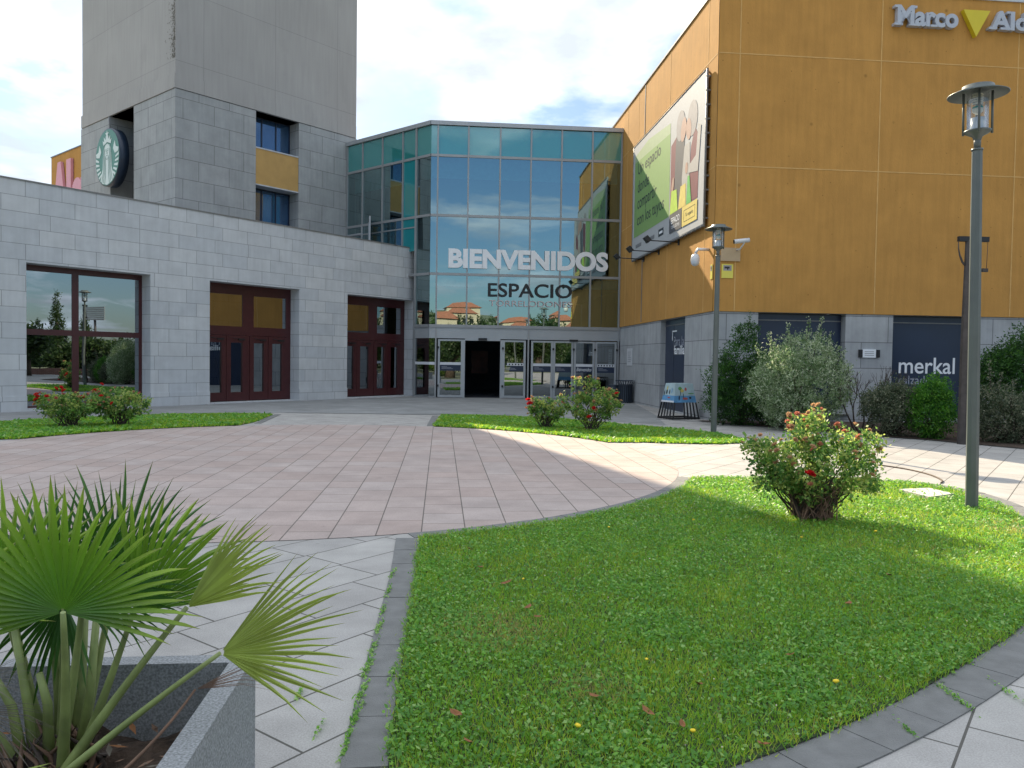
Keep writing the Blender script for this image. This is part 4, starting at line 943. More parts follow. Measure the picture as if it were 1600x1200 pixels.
M['bb_bag'] = simple('print_bag_green', (0.10, 0.42, 0.08), 0.55)
M['bb_yellow'] = simple('print_yellow', (0.66, 0.52, 0.13), 0.55)
x0, x1, y0, y1 = 2.40, 10.60, 5.42, 9.72
mb = MB(); mb.box(BB, x0 + 0.04, x1 - 0.04, y0 + 0.04, y1 - 0.04, -0.04, 0.0, M['tarp']); tp = mb.build('tarpaulin', bb)
mb = MB()
for c in ([(x0, y0), (x1, y0)], [(x1, y0), (x1, y1)], [(x1, y1), (x0, y1)], [(x0, y1), (x0, y0)]): mb.tube([BB.p(*c[0], -0.02), BB.p(*c[1], -0.02)], 0.035, M['cap'], 8)
for i in range(11):
    z = y0 + (y1 - y0) * (i + 0.5) / 11
    for x in (x0, x1): mb.box(BB, x - 0.025, x + 0.025, z - 0.02, z + 0.02, -0.12, 0.015, M['cap'])
for i in range(20):
    x = x0 + (x1 - x0) * (i + 0.5) / 20
    for z in (y0, y1): mb.box(BB, x - 0.02, x + 0.02, z - 0.025, z + 0.025, -0.12, 0.015, M['cap'])
mb.build('frame', bb)
def pr(pts, mat, d, nm='print', par=tp): return flat(BB, pts, d, M[mat], nm, par)
pr([(2.68, 6.25), (7.25, 6.25), (7.25, 8.9), (2.68, 9.05)], 'bb_green', 0.004, 'green_panel')
pr([(2.68, 9.05), (7.25, 8.9), (7.25, 9.22), (4.6, 9.45), (2.68, 9.3)], 'bb_fade', 0.004, 'faded_panel')
pr([(7.35, 6.28), (8.2, 6.28), (8.35, 8.3), (8.0, 8.62), (7.35, 8.45)], 'bb_maroon', 0.004, 'left_figure')
pr([(7.75, 6.28), (8.45, 6.28), (8.7, 7.6), (8.75, 8.4), (8.45, 9.0), (7.95, 8.8), (7.85, 8.2)], 'bb_dark', 0.007, 'jacket')
def el(cx, cz, rx, rz, n=18, t=0.0): return [(cx + rx * math.cos(2 * math.pi * k / n) * math.cos(t) - rz * math.sin(2 * math.pi * k / n) * math.sin(t), cz + rx * math.cos(2 * math.pi * k / n) * math.sin(t) + rz * math.sin(2 * math.pi * k / n) * math.cos(t)) for k in range(n)]
pr(el(8.32, 8.82, 0.42, 0.46), 'bb_grey', 0.010, 'hair')
pr(el(8.62, 8.62, 0.26, 0.36, t=-0.3), 'bb_skin', 0.012, 'face')
pr([(8.6, 6.28), (9.1, 6.28), (9.3, 7.4), (9.25, 8.1), (8.75, 8.1), (8.55, 7.2)], 'bb_pale', 0.009, 'shirt')
pr([(9.25, 6.3), (10.05, 6.3), (10.1, 8.0), (9.7, 8.4), (9.35, 7.9), (9.3, 7.2)], 'bb_maroon', 0.006, 'vest')
pr([(9.0, 7.35), (9.1, 7.2), (10.05, 7.05), (10.15, 7.6), (10.25, 8.3), (10.0, 8.4), (9.85, 7.55)], 'bb_pale', 0.013, 'sleeve')
pr(el(9.45, 8.72, 0.46, 0.52), 'bb_grey', 0.008, 'curls')
pr(el(9.12, 8.50, 0.24, 0.33, t=0.3), 'bb_skin', 0.011, 'second_face')
pr(el(9.0, 7.38, 0.13, 0.17), 'bb_skin', 0.016, 'hand')
pr(el(7.62, 7.15, 0.12, 0.26, t=-0.3), 'bb_skin', 0.014, 'raised_hand')
pr([(7.36, 6.28), (8.2, 6.28), (8.05, 6.95), (7.5, 7.0)], 'bb_lime', 0.015, 'lime_bag')
pr([(8.25, 6.28), (9.0, 6.28), (8.95, 6.95), (8.45, 6.95)], 'bb_yellow', 0.015, 'yellow_bag')
pr([(9.05, 6.28), (9.5, 6.28), (9.3, 7.1), (9.12, 7.1)], 'bb_bag', 0.015, 'green_bag')
bx = pr([(7.35, 5.68), (8.62, 5.68), (8.62, 6.27), (7.35, 6.27)], 'bb_dark', 0.018, 'name_box')
text('lettering', 'ESPACIO', BB, 7.55, 8.42, 5.95, 6.14, 0.021, M['white'], bx, bold=0.01)
text('lettering', 'TORRELODONES', BB, 7.55, 8.42, 5.79, 5.89, 0.021, M['white'], bx)
pr([(8.66, 5.68), (10.06, 5.68), (10.06, 6.27), (8.66, 6.27)], 'bb_yellow', 0.018, 'yellow_box')
mb = MB()
for z in (5.80, 6.13): mb.box(BB, 8.85, 9.87, z, z + 0.012, 0.018, 0.021, M['ink'])
for x in (8.84, 9.87): mb.box(BB, x, x + 0.012, 5.80, 6.142, 0.018, 0.021, M['ink'])
mb.build('box_outline', tp)
text('lettering', 'Tu espacio', BB, 9.0, 9.7, 5.90, 6.04, 0.021, M['ink'], tp)
for t_, a1, zb, zt_ in (('Un espacio', 6.15, 8.38, 8.92), ('donde', 4.72, 7.84, 8.28), ('compartir', 5.72, 7.10, 7.66), ('con los tuyos', 6.65, 6.50, 7.06)):
    text('lettering', t_, BB, 3.15, a1, zb, zt_, 0.007, M['ink'], tp, bold=0.003)
mb = MB()
for a, w_ in ((3.0, 0.9), (4.35, 0.12), (4.75, 0.9)):
    n_ = max(1, int(w_ / 0.12))
    for k in range(n_): mb.box(BB, a + k * 0.12, a + k * 0.12 + 0.07, 5.82, 5.95, 0.001, 0.004, M['bb_dark'])
mb.box(BB, 6.05, 6.65, 5.78, 6.02, 0.001, 0.004, M['ink']); mb.box(BB, 6.15, 6.55, 5.86, 5.94, 0.0045, 0.006, M['white'])
mb.build('small_print', tp)
# floodlights
fl_lab = ['black floodlight on an arm under the billboard, farthest from the camera', 'black floodlight on an arm under the billboard, middle of the three', 'black floodlight on the arm nearest the lamp post, under the billboard']
for i, s_ in enumerate((3.78, 5.75, 7.99)):
    f = empty('floodlight', OL.p(s_, 5.3, 0.04), fl_lab[i], 'floodlight', 'floodlights under the billboard')
    mb = MB(); mb.tube([OL.p(s_, 5.33, 0.04), OL.p(s_, 5.36, 1.0)], 0.018, M['black'], 6); mb.box(OL, s_ - 0.05, s_ + 0.05, 5.24, 5.42, 0.035, 0.07, M['black']); mb.build('arm', f)
    mb = MB(); P0 = OL.p(s_, 5.40, 1.05)
    hf = Frame(P0, -Av, (Au * 0.75 + Vector((0, 0, 0.66))).normalized())
    up = hf.n.cross(hf.u).normalized()
    c = [P0 + hf.u * a + up * b + hf.n * d for a in (-0.14, 0.14) for b in (-0.10, 0.10) for d in (-0.07, 0.05)]
    for q in ((0, 1, 3, 2), (4, 6, 7, 5), (0, 4, 5, 1), (2, 3, 7, 6), (0, 2, 6, 4), (1, 5, 7, 3)): mb.face([c[k] for k in q], M['black'])
    mb.build('lamp_head', f)
    mb = MB(); mb.tube([OL.p(s_, 5.36, 0.98), OL.p(s_ - 0.08, 5.42, 1.0)], 0.012, M['black'], 5); mb.tube([OL.p(s_, 5.36, 0.98), OL.p(s_ + 0.08, 5.42, 1.0)], 0.012, M['black'], 5); mb.build('yoke', f)
# cables below the billboard
# cctv
M['cctv'] = simple('cctv_white', (0.62, 0.63, 0.65), 0.35, var=0.03)
M['junction'] = simple('beige_plate', (0.45, 0.33, 0.20), 0.6, var=0.05)
jb = empty('junction_plate', OF.p(0.55, 4.5, 0.04), 'beige mounting plate at the corner of the ochre building below the lantern', 'plate')
mb = MB(); mb.box(OF, 0.14, 0.68, 4.36, 4.72, 0.036, 0.08, M['junction']); mb.build('plate', jb)
cb_ = empty('bullet_camera', OF.p(0.7, 4.7, 0.1), 'white bullet camera above the beige plate at the ochre corner', 'camera')
cp = OF.p(0.58, 4.86, 0.40); cd = (Au * 0.93 + Vector((0, 0, 0.12)) + -Av * 0.05).normalized()
mb = MB(); mb.tube([cp - cd * 0.20, cp + cd * 0.21], 0.060, M['cctv'], 16); mb.build('body', cb_)
mb = MB(); mb.tube([cp - cd * 0.215, cp - cd * 0.201], 0.052, M['black'], 16); mb.build('lens', cb_)
mb = MB(); mb.tube([OF.p(0.58, 4.66, 0.08), OF.p(0.60, 4.66, 0.26), cp + cd * 0.08 - Vector((0, 0, 0.05))], 0.022, M['cctv'], 8); mb.build('bracket', cb_)
dc = empty('dome_camera', OL.p(10.7, 4.5, 0.1), 'white dome surveillance camera on the ochre flank wall near the corner', 'camera')
q = OL.p(10.75, 4.42, 0.42)
mb = MB(); mb.lathe(q, [(0.0, 0.17), (0.08, 0.16), (0.12, 0.08), (0.125, -0.02), (0.12, -0.04)], M['cctv'], 20); mb.build('housing', dc)
mb = MB(); mb.lathe(q, [(0.12, -0.04), (0.11, -0.10), (0.07, -0.15), (0.0, -0.17)], M['frost'], 20); mb.build('dome', dc)
mb = MB(); mb.tube([OL.p(10.75, 4.72, 0.04), OL.p(10.75, 4.72, 0.35), q + Vector((0, 0, 0.18))], 0.045, M['cctv'], 8); mb.build('bracket', dc)
M['warn_yellow'] = simple('warning_yellow', (0.68, 0.60, 0.10), 0.5, var=0.03)
for fr_, a0, a1, z0, z1, lb_ in ((OL, 10.93, 11.08, 3.88, 4.28, 'narrow yellow warning sign on the ochre flank below the dome camera'), (OF, 0.18, 0.50, 3.90, 4.28, 'yellow warning sign with pictogram on the shaded ochre front corner')):
    w = empty('warning_sign', fr_.p(a0, z0, 0.05), lb_, 'sign')
    mb = MB(); mb.box(fr_, a0, a1, z0, z1, 0.036, 0.05, M['warn_yellow']); mb.build('board', w)
    mb = MB(); mid = (a0 + a1) / 2; hw = (a1 - a0) * 0.36
    mb.box(fr_, mid - hw, mid + hw, z1 - 0.18, z1 - 0.03, 0.0505, 0.052, M['bb_grey']); mb.box(fr_, mid - hw * 0.7, mid + hw * 0.5, z1 - 0.12, z1 - 0.07, 0.0525, 0.054, M['ink']); mb.box(fr_, mid - hw * 0.1, mid + hw * 0.2, z1 - 0.155, z1 - 0.12, 0.0525, 0.054, M['ink'])
    mb.build('pictogram', w)

#@@OBJECTS
# ------------------------------------------------------------------ lamp posts
def lamp():
    r_ = empty('street_lamp', (0, 0, 0), 'x', 'street lamp', 'lantern posts on the lawns')
    P = M['pole']
    mb = MB(); mb.tube([(0, 0, 0), (0, 0, 3.0), (0, 0, 3.95)], [0.066, 0.058, 0.053], P, 8, smooth=False); mb.tube([(0, 0, 3.95), (0, 0, 3.97)], 0.06, P, 12); mb.tube([(0, 0, 3.97), (0, 0, 4.10)], 0.036, P, 12); mb.build('pole', r_)
    mb = MB(); mb.lathe((0, 0, 0), [(0.036, 4.06), (0.05, 4.10), (0.125, 4.14), (0.135, 4.155), (0.135, 4.165), (0.0, 4.166)], P, 28); mb.build('lantern_base', r_)
    mb = MB()
    for k in range(4):
        a = R(45 + 90 * k); x, y = 0.137 * math.cos(a), 0.137 * math.sin(a)
        mb.tube([(x, y, 4.125), (x, y, 4.58)], 0.0125, P, 6)
    mb.build('strut', r_)
    mb = MB(); mb.lathe((0, 0, 0), [(0.105, 4.168), (0.107, 4.575)], M['lampglass'], 28); mb.build('glass_cylinder', r_)
    mb = MB(); mb.lathe((0, 0, 0), [(0.298, 4.548), (0.300, 4.555), (0.16, 4.615), (0.155, 4.645), (0.0, 4.65)], P, 40); mb.lathe((0, 0, 0), [(0.0, 4.60), (0.15, 4.60), (0.298, 4.548)], P, 40); mb.build('lid', r_)
    mb = MB(); pts = [(0.045 * math.cos(t * 0.7), 0.045 * math.sin(t * 0.7), 4.57 - t * 0.0028) for t in range(0, 48)]; mb.tube(pts, 0.009, M['bulb'], 6); b = mb.build('bulb', r_)
    mb = MB(); mb.lathe((0, 0, 0), [(0.0, 4.425), (0.052, 4.423), (0.052, 4.405), (0.0, 4.404)], M['green_ring'], 20); mb.build('green_collar', b)
    mb = MB(); mb.lathe((0, 0, 0), [(0.0, 4.404), (0.055, 4.403), (0.052, 4.37), (0.025, 4.345), (0, 4.343)], M['bulb'], 20); mb.build('ballast', b)
    mb = MB(); mb.lathe((0, 0, 0), [(0.07, 4.167), (0.072, 4.30), (0.0, 4.31)], M['frost'], 20); mb.build('reflector', r_)
    return r_
l1 = lamp(); l1.location = (5.14, 8.64, 0.01); l1.rotation_euler = (0, R(-1.4), R(20)); l1['label'] = 'tall grey-green lantern post standing on the near lawn at the right'
l2 = copy_tree(l1); l2.location = (4.53, 17.42, 0.01); l2.rotation_euler = (0, R(0.4), R(62)); l2['label'] = 'grey-green lantern post at the tip of the narrow lawn before the ochre corner'
# dark sign post behind
sp = empty('sign_post', (9.28, 15.97, 0), 'dark weathered post with T-shaped head behind the near lantern post', 'post')
mb = MB(); mb.tube([(9.28, 15.97, 0), (9.27, 15.97, 2.2), (9.25, 15.97, 4.16)], [0.115, 0.10, 0.055], M['post'], 8, smooth=False); mb.build('post', sp)
mb = MB(); XF = Frame((9.25, 15.97, 0), (1, 0.05, 0), (0.05, -1, 0)); mb.box(XF, -0.21, 0.42, 4.14, 4.24, -0.04, 0.04, M['black']); mb.build('crossbar', sp)
mb = MB(); mb.tube([XF.p(-0.205, 4.14), XF.p(-0.20, 4.0), XF.p(-0.17, 3.86), XF.p(-0.11, 3.72), XF.p(-0.02, 3.62)], [0.008, 0.012, 0.018, 0.022, 0.022], M['post'], 6); mb.build('curved_bracket', sp)
mb = MB(); mb.tube([XF.p(0.415, 4.14), XF.p(0.40, 3.6)], 0.006, M['post'], 5); mb.box(XF, 0.30, 0.42, 3.53, 3.60, -0.03, 0.03, M['post']); mb.tube([XF.p(0.0, 3.565), XF.p(0.32, 3.565)], 0.02, M['post'], 6); mb.build('hanging_rod', sp)

# ------------------------------------------------------------------ litter bin
M['bin'] = simple('bin_blue_grey', (0.028, 0.040, 0.060), 0.45, 0.2, var=0.1)
bc = Vector((4.36, 29.9, 0.004))
bn = empty('litter_bin', bc, 'dark blue-grey slatted litter bin with flared rim beside the sliding doors', 'bin')
mb = MB()
for k in range(22):
    a = 2 * math.pi * k / 22; u_ = Vector((math.cos(a), math.sin(a), 0)); t_ = Vector((-u_.y, u_.x, 0)) * 0.026
    c0, c1, c2 = bc + u_ * 0.27, bc + u_ * 0.27 + Vector((0, 0, 0.68)), bc + u_ * 0.38 + Vector((0, 0, 0.84))
    mb.face([c0 - t_, c0 + t_, c1 + t_, c1 - t_], M['bin']); mb.face([c1 - t_, c1 + t_, c2 + t_ * 0.5, c2 - t_ * 0.5], M['bin'])
mb.build('slats', bn)
mb = MB(); mb.lathe(bc, [(0.0, 0.02), (0.25, 0.02), (0.25, 0.70)], M['dark'], 24); mb.build('liner', bn)
mb = MB()
for r0, z in ((0.385, 0.85), (0.275, 0.68), (0.275, 0.04)):
    mb.tube([bc + Vector((r0 * math.cos(R(a)), r0 * math.sin(R(a)), z)) for a in range(0, 361, 15)], 0.015, M['bin'], 6, cap=False)
mb.build('rim', bn)
b2c = Vector((3.98, 30.5, 0.004)); b2 = empty('litter_bin', b2c, 'low plain navy bin half hidden behind the slatted litter bin', 'bin')
mb = MB(); mb.lathe(b2c, [(0.0, 0.0), (0.22, 0.0), (0.24, 0.62), (0.20, 0.66), (0.0, 0.68)], M['bin'], 20); mb.build('drum', b2)
mb = MB(); mb.lathe(b2c, [(0.245, 0.60), (0.25, 0.63), (0.245, 0.66)], M['bin'], 20); mb.build('lid', b2)

# ------------------------------------------------------------------ painted stand
M['sky_print'] = simple('painted_pale_sky', (0.36, 0.47, 0.50), 0.5, var=0.15, scale=4)
M['water_print'] = simple('painted_blue_water', (0.10, 0.27, 0.48), 0.5, var=0.2, scale=4)
M['palm_print'] = simple('painted_green', (0.10, 0.28, 0.08), 0.5)
M['sand_print'] = simple('painted_yellow', (0.50, 0.42, 0.12), 0.5)
M['red_print'] = simple('painted_red', (0.40, 0.09, 0.08), 0.5)
st_c = Vector((4.72, 22.0, 0)); ps_ = empty('painted_stand', st_c, 'tapered stand with painted beach scenes and slanted black slat legs, beside the navy door', 'stand')
th = R(24); su = Vector((math.cos(th), math.sin(th), 0)); sv = Vector((-su.y, su.x, 0))
def sp_(x, y, z): return st_c + su * x + sv * y + Vector((0, 0, z))
# half sizes: bottom w0,d0 ; shoulder w1,d1 ; top w2,d2
def half(z): t = z / 1.0; return 0.46 - 0.17 * t, 0.36 - 0.13 * t
def ringp(z):
    w, d = half(z); return [sp_(-w, -d, z), sp_(w, -d, z), sp_(w, d, z), sp_(-w, d, z)]
r0, r1, r2 = ringp(0.47), ringp(0.66), ringp(1.0)
mb = MB()
for i in range(4):
    j = (i + 1) % 4; mb.face([r0[i], r0[j], r1[j], r1[i]], M['water_print']); mb.face([r1[i], r1[j], r2[j], r2[i]], M['sky_print'])
mb.face(r2, M['sky_print']); mb.face(r0[::-1], M['water_print']); mb.build('painted_top', ps_)
mb = MB()
def onface(i, t, z, out=0.008):
    a = ringp(z); j = (i + 1) % 4; c = a[i].lerp(a[j], t); n_ = (a[j] - a[i]).cross(Vector((0, 0, 1))).normalized(); return c + n_ * out
def blob(i, t, z, rx, rz, mat, n=9, out=0.008):
    mb.face([onface(i, t + rx * math.cos(k * 2 * math.pi / n), z + rz * math.sin(k * 2 * math.pi / n), out) for k in range(n)], mat)
for t, z, rx, rz, m_ in ((0.25, 0.86, 0.10, 0.05, 'palm_print'), (0.36, 0.80, 0.10, 0.05, 'sand_print'), (0.55, 0.84, 0.06, 0.05, 'red_print'), (0.5, 0.58, 0.13, 0.035, 'red_print'), (0.22, 0.6, 0.03, 0.07, 'ink'), (0.28, 0.74, 0.015, 0.09, 'ink'), (0.74, 0.60, 0.06, 0.03, 'ink'), (0.80, 0.72, 0.16, 0.012, 'palm_print'), (0.42, 0.66, 0.015, 0.07, 'ink')): blob(0, t, z, rx, rz, M[m_])
for t, z, rx, rz, m_ in ((0.3, 0.86, 0.05, 0.07, 'sand_print'), (0.3, 0.76, 0.06, 0.07, 'ink'), (0.55, 0.76, 0.05, 0.07, 'ink'), (0.75, 0.80, 0.04, 0.08, 'water_print'), (0.55, 0.6, 0.12, 0.02, 'red_print'), (0.1, 0.72, 0.04, 0.08, 'ink')): blob(3, t, z, rx, rz, M[m_])
mb.face([onface(3, 0, 0.47, 0.01), onface(3, 1, 0.47, 0.01), onface(3, 1, 0.52, 0.01), onface(3, 0, 0.52, 0.01)], M['band'])
mb.build('picture', ps_)
fb_ = ringp(0.03)
for i in range(4):
    ts = {0: (0.02, 0.44, 0.57, 0.70, 0.83, 0.97), 3: (0.03, 0.22, 0.41, 0.60, 0.80), 1: (0.97,), 2: ()}[i]
    for t in ts:
        j = (i + 1) % 4; a = ringp(0.0)[i].lerp(ringp(0.0)[j], t); b = ringp(0.47)[i].lerp(ringp(0.47)[j], t)
        l = MB(); l.tube([a, b], 0.023, M['black'], 4, smooth=False); l.build('slat_leg', ps_)
mb = MB()
for i in range(4): mb.tube([fb_[i], fb_[(i + 1) % 4]], 0.025, M['black'], 4, smooth=False)
mb.build('base_frame', ps_)

# ------------------------------------------------------------------ slab, hose, benches
mb = MB(); q = [(4.86, 9.70), (5.30, 9.83), (5.38, 9.42), (4.94, 9.15)]
mb.prism([Vector((x, y, 0.0)) for x, y in q][::-1], (0, 0, 1), 0.055, M['concrete'])
o = mb.build('inspection_cover', None, (5.1, 9.5, 0)); tag(o, 'pale square concrete cover set in the lawn beside the near lantern post', 'cover')
mb = MB(); hp = smooth([(5.55, 12.6), (5.75, 12.45), (5.95, 12.2), (6.10, 11.8), (6.12, 11.3), (6.0, 10.8), (5.85, 10.55)], 5)
mb.tube([(x, y, 0.011) for x, y in hp], 0.011, M['hose'], 6)
o = mb.build('hose', None, (5.9, 11.8, 0)); tag(o, 'thin brown hose curving over the sunlit paving behind the rose bush', 'hose')

# ------------------------------------------------------------------ shrubs
def foliage(name, blobs, n, size, mats, parent=None, seed=0, shell=0.55, aspect=0.55, clump=0.14, cn=None, wts=(0.45, 0.38, 0.17), up=0.0):
    """blobs: (cx,cy,cz,rx,ry,rz); leaves gathered in clumps through the crown's volume, denser outside"""
    rg = np.random.default_rng(seed); B = np.array(blobs, float); vol = (B[:, 3] * B[:, 4] * B[:, 5]) ** 0.75; pr_ = vol / vol.sum()
    nc = cn or max(12, n // 26); bi = rg.choice(len(B), nc, p=pr_)
    d = rg.normal(0, 1, (nc, 3)); d /= np.linalg.norm(d, axis=1)[:, None]; rad = shell + (1 - shell) * rg.random(nc) ** 0.6
    rad *= rg.uniform(0.82, 1.10, nc)
    C = B[bi, :3] + d * rad[:, None] * B[bi, 3:]
    C[:, 2] = np.maximum(C[:, 2], 0.05)
    ci = rg.integers(0, nc, n); cr = clump * rg.uniform(0.5, 1.3, nc)
    P = C[ci] + rg.normal(0, 1, (n, 3)) * cr[ci][:, None] * 0.55
    P[:, 2] = np.maximum(P[:, 2], 0.02 + size * 0.4)
    u = rg.normal(0, 1, (n, 3)); u += (d[ci] * 0.5); u[:, 2] += up; u /= np.linalg.norm(u, axis=1)[:, None]
    w = rg.normal(0, 1, (n, 3)); v = np.cross(u, w); v /= np.linalg.norm(v, axis=1)[:, None]
    s_ = size * rg.uniform(0.6, 1.35, n)[:, None]
    a = u * s_; b = v * s_ * aspect
    verts = np.stack([P - a * 0.2, P + a * 0.45 - b * 0.5, P + a, P + a * 0.45 + b * 0.5], 1).reshape(-1, 3)
    cm_ = rg.choice(3, nc, p=wts); mi = np.where(rg.random(n) < 0.6, cm_[ci], rg.choice(3, n, p=wts))
    return npmesh(name, verts, 4, mats, mi, parent), C
def branches(name, base, tips, parent, r0=0.02, mat=None, spread=0.12, seed=0, bend=0.15):
    rr = random.Random(seed); mb = MB(); base = Vector(base)
    for t in tips:
        t = Vector(t); a = base + Vector((rr.uniform(-spread, spread), rr.uniform(-spread, spread), 0)); L_ = (t - a).length
        m1 = a.lerp(t, 0.4) + Vector((rr.uniform(-1, 1), rr.uniform(-1, 1), rr.uniform(0, 1))) * bend * L_ * 0.5
        m2 = a.lerp(t, 0.72) + Vector((rr.uniform(-1, 1), rr.uniform(-1, 1), rr.uniform(-0.2, 1))) * bend * L_ * 0.4
        mb.tube([a, m1, m2, t], [r0, r0 * 0.75, r0 * 0.5, r0 * 0.2], mat or M['twig'], 5, cap=False)
    return mb.build(name, parent)
def bush(nm, loc, blobs, n, size, key, label, cat, seed, group=None, sprigs=(), **kw):
    r_ = empty(nm, (loc[0], loc[1], 0), label, cat, group)
    bl = [(loc[0] + b[0], loc[1] + b[1], b[2], b[3], b[4], b[5]) for b in blobs]
    o, C = foliage('foliage', bl, n, size, G3[key], r_, seed, **kw)
    rr = random.Random(seed); tips = [tuple(C[rr.randrange(len(C))]) for _ in range(26)]
    branches('stems', (loc[0], loc[1], 0.0), tips, r_, 0.018, seed=seed)
    if sprigs:
        pts = []
        for (x, y, z0, z1, dx_) in sprigs:
            a = Vector((loc[0] + x, loc[1] + y, z0)); b = Vector((loc[0] + x + dx_, loc[1] + y, z1)); mb = MB(); mb.tube([a, a.lerp(b, 0.5) + Vector((dx_ * 0.2, 0, 0)), b], [0.008, 0.006, 0.003], M['twig'], 4, cap=False); mb.build('shoot', r_)
            for k in range(26): pts.append((a.lerp(b, k / 25.0)))
        P = np.array([tuple(p) for p in pts for _ in range(3)]); P = P + rng.normal(0, 0.025, P.shape)
        u = rng.normal(0, 1, P.shape); u[:, 2] += 0.6; u /= np.linalg.norm(u, axis=1)[:, None]; v = np.cross(u, rng.normal(0, 1, P.shape)); v /= np.linalg.norm(v, axis=1)[:, None]
        npmesh('shoot_leaves', np.stack([P, P + u * size * .5 - v * size * .3, P + u * size, P + u * size * .5 + v * size * .3], 1).reshape(-1, 3), 4, G3[key], rng.integers(0, 3, len(P)), r_)
    return r_
bush('evergreen_shrub', (5.9, 20.0), [(-0.45, 0, 1.1, 0.5, 0.5, 0.6), (0, 0, 0.8, 0.85, 0.7, 0.85), (0.0, 0.1, 1.6, 0.60, 0.55, 0.75), (0.12, 0.1, 2.3, 0.30, 0.3, 0.45), (-0.45, -0.1, 0.6, 0.55, 0.5, 0.6), (0.8, -0.1, 0.6, 0.7, 0.6, 0.65), (0.5, 0, 1.3, 0.6, 0.5, 0.6)], 34000, 0.045, 'dark_hedge_leaf', 'dense dark green pointed shrub at the corner of the ochre building', 'shrub', 41, clump=0.10, up=0.3, sprigs=[(0.12, 0, 2.3, 2.9, 0.03), (0.0, 0, 2.1, 2.6, -0.1), (0.25, 0, 2.0, 2.55, 0.12)])
bush('silver_shrub', (6.95, 18.75), [(-0.75, -0.1, 0.95, 0.6, 0.6, 0.7), (0, 0, 1.1, 1.15, 0.95, 1.0), (0.1, 0.1, 1.75, 0.85, 0.75, 0.62), (-0.55, -0.1, 1.45, 0.6, 0.6, 0.6), (0.55, 0, 1.0, 0.75, 0.7, 0.8), (-0.15, -0.2, 0.5, 0.8, 0.7, 0.5)], 38000, 0.05, 'pale_shrub_leaf', 'big pale silvery green shrub before the left navy panel', 'shrub', 42, clump=0.13, aspect=0.42, up=0.35, wts=(0.27, 0.43, 0.30), sprigs=[(-0.7, 0, 1.9, 2.35, -0.1), (-0.35, 0, 2.1, 2.55, 0.0), (0.1, 0, 2.1, 2.72, 0.05), (0.35, 0, 2.1, 2.7, 0.12), (0.6, 0, 1.9, 2.35, 0.1), (-0.95, 0, 1.6, 2.0, -0.15), (0.9, 0, 1.4, 1.95, 0.12)])
bush('olive_shrub', (8.55, 17.55), [(0, 0, 0.55, 0.72, 0.6, 0.55), (0.15, 0.1, 0.85, 0.5, 0.5, 0.4), (-0.3, 0, 0.8, 0.4, 0.4, 0.35)], 16000, 0.042, 'olive_shrub_leaf', 'low grey-olive shrub between the bare twigs and the bright green shrub', 'shrub', 43, clump=0.11, sprigs=[(0.2, 0, 1.0, 1.35, 0.05), (-0.2, 0, 1.0, 1.25, -0.05)])
bush('bright_shrub', (9.2, 17.0), [(0, 0, 0.55, 0.50, 0.48, 0.6), (0.0, 0, 0.95, 0.36, 0.36, 0.42)], 15000, 0.04, 'bright_shrub_leaf', 'bright fresh green shrub left of the dark post', 'shrub', 44, clump=0.10, up=0.5, sprigs=[(0.05, 0, 1.1, 1.45, 0.05), (0.15, 0, 1.0, 1.35, 0.1)])
bush('olive_shrub', (10.45, 16.35), [(0, 0, 0.5, 0.80, 0.6, 0.55), (-0.35, 0, 0.85, 0.4, 0.4, 0.4), (0.5, 0, 0.7, 0.5, 0.5, 0.45), (1.0, -0.2, 0.5, 0.6, 0.6, 0.5)], 18000, 0.045, 'olive_shrub_leaf', 'grey-olive shrub with upright shoots right of the near lantern post', 'shrub', 45, clump=0.11, sprigs=[(-0.4, 0, 1.1, 1.7, -0.05), (0.0, 0, 0.9, 1.35, 0.1), (0.35, 0, 1.0, 1.75, 0.12), (-0.25, 0, 1.0, 1.45, 0.05)])
bush('evergreen_shrub', (11.9, 18.3), [(0, 0, 1.1, 1.15, 0.9, 1.1), (0.35, 0, 1.95, 0.85, 0.7, 0.65), (-0.45, 0, 1.5, 0.6, 0.6, 0.6)], 26000, 0.055, 'dark_hedge_leaf', 'tall dark green shrub at the right edge behind the grey-olive shrub', 'shrub', 46, clump=0.13)
bush('evergreen_shrub', (14.2, 16.5), [(0, 0, 1.0, 1.1, 0.9, 1.0), (0.35, 0, 1.6, 0.8, 0.7, 0.6)], 6000, 0.06, 'dark_hedge_leaf', 'dark green shrub farther right along the ochre front', 'shrub', 47, clump=0.15)
# bare shrub
br_ = empty('bare_shrub', (8.25, 18.35, 0), 'bare leafless dark shrub with many thin branches in front of the stone pillar', 'shrub')
mb = MB(); rr = random.Random(9)
def grow(p, d, L_, r_, lev):
    q = p + d * L_; m_ = p.lerp(q, 0.5) + Vector((rr.uniform(-1, 1), rr.uniform(-1, 1), rr.uniform(-1, 1))) * L_ * 0.07
    mb.tube([p, m_, q], [r_, r_ * 0.85, r_ * 0.7], M['twig'], 5, cap=False)
    if lev == 0: return
    for _ in range(rr.choice((2, 3, 3))):
        nd2 = (d + Vector((rr.uniform(-1, 1), rr.uniform(-0.8, 0.8), rr.uniform(-0.15, 0.75))) * 0.62).normalized(); grow(q, nd2, L_ * rr.uniform(0.6, 0.85), r_ * 0.62, lev - 1)
for a in (-0.5, -0.25, 0.0, 0.3, 0.5): grow(Vector((8.25 + a * 0.3, 18.35, 0)), Vector((a, rr.uniform(-0.3, 0.1), 1)).normalized(), 0.52, 0.024, 4)
mb.build('branches', br_)

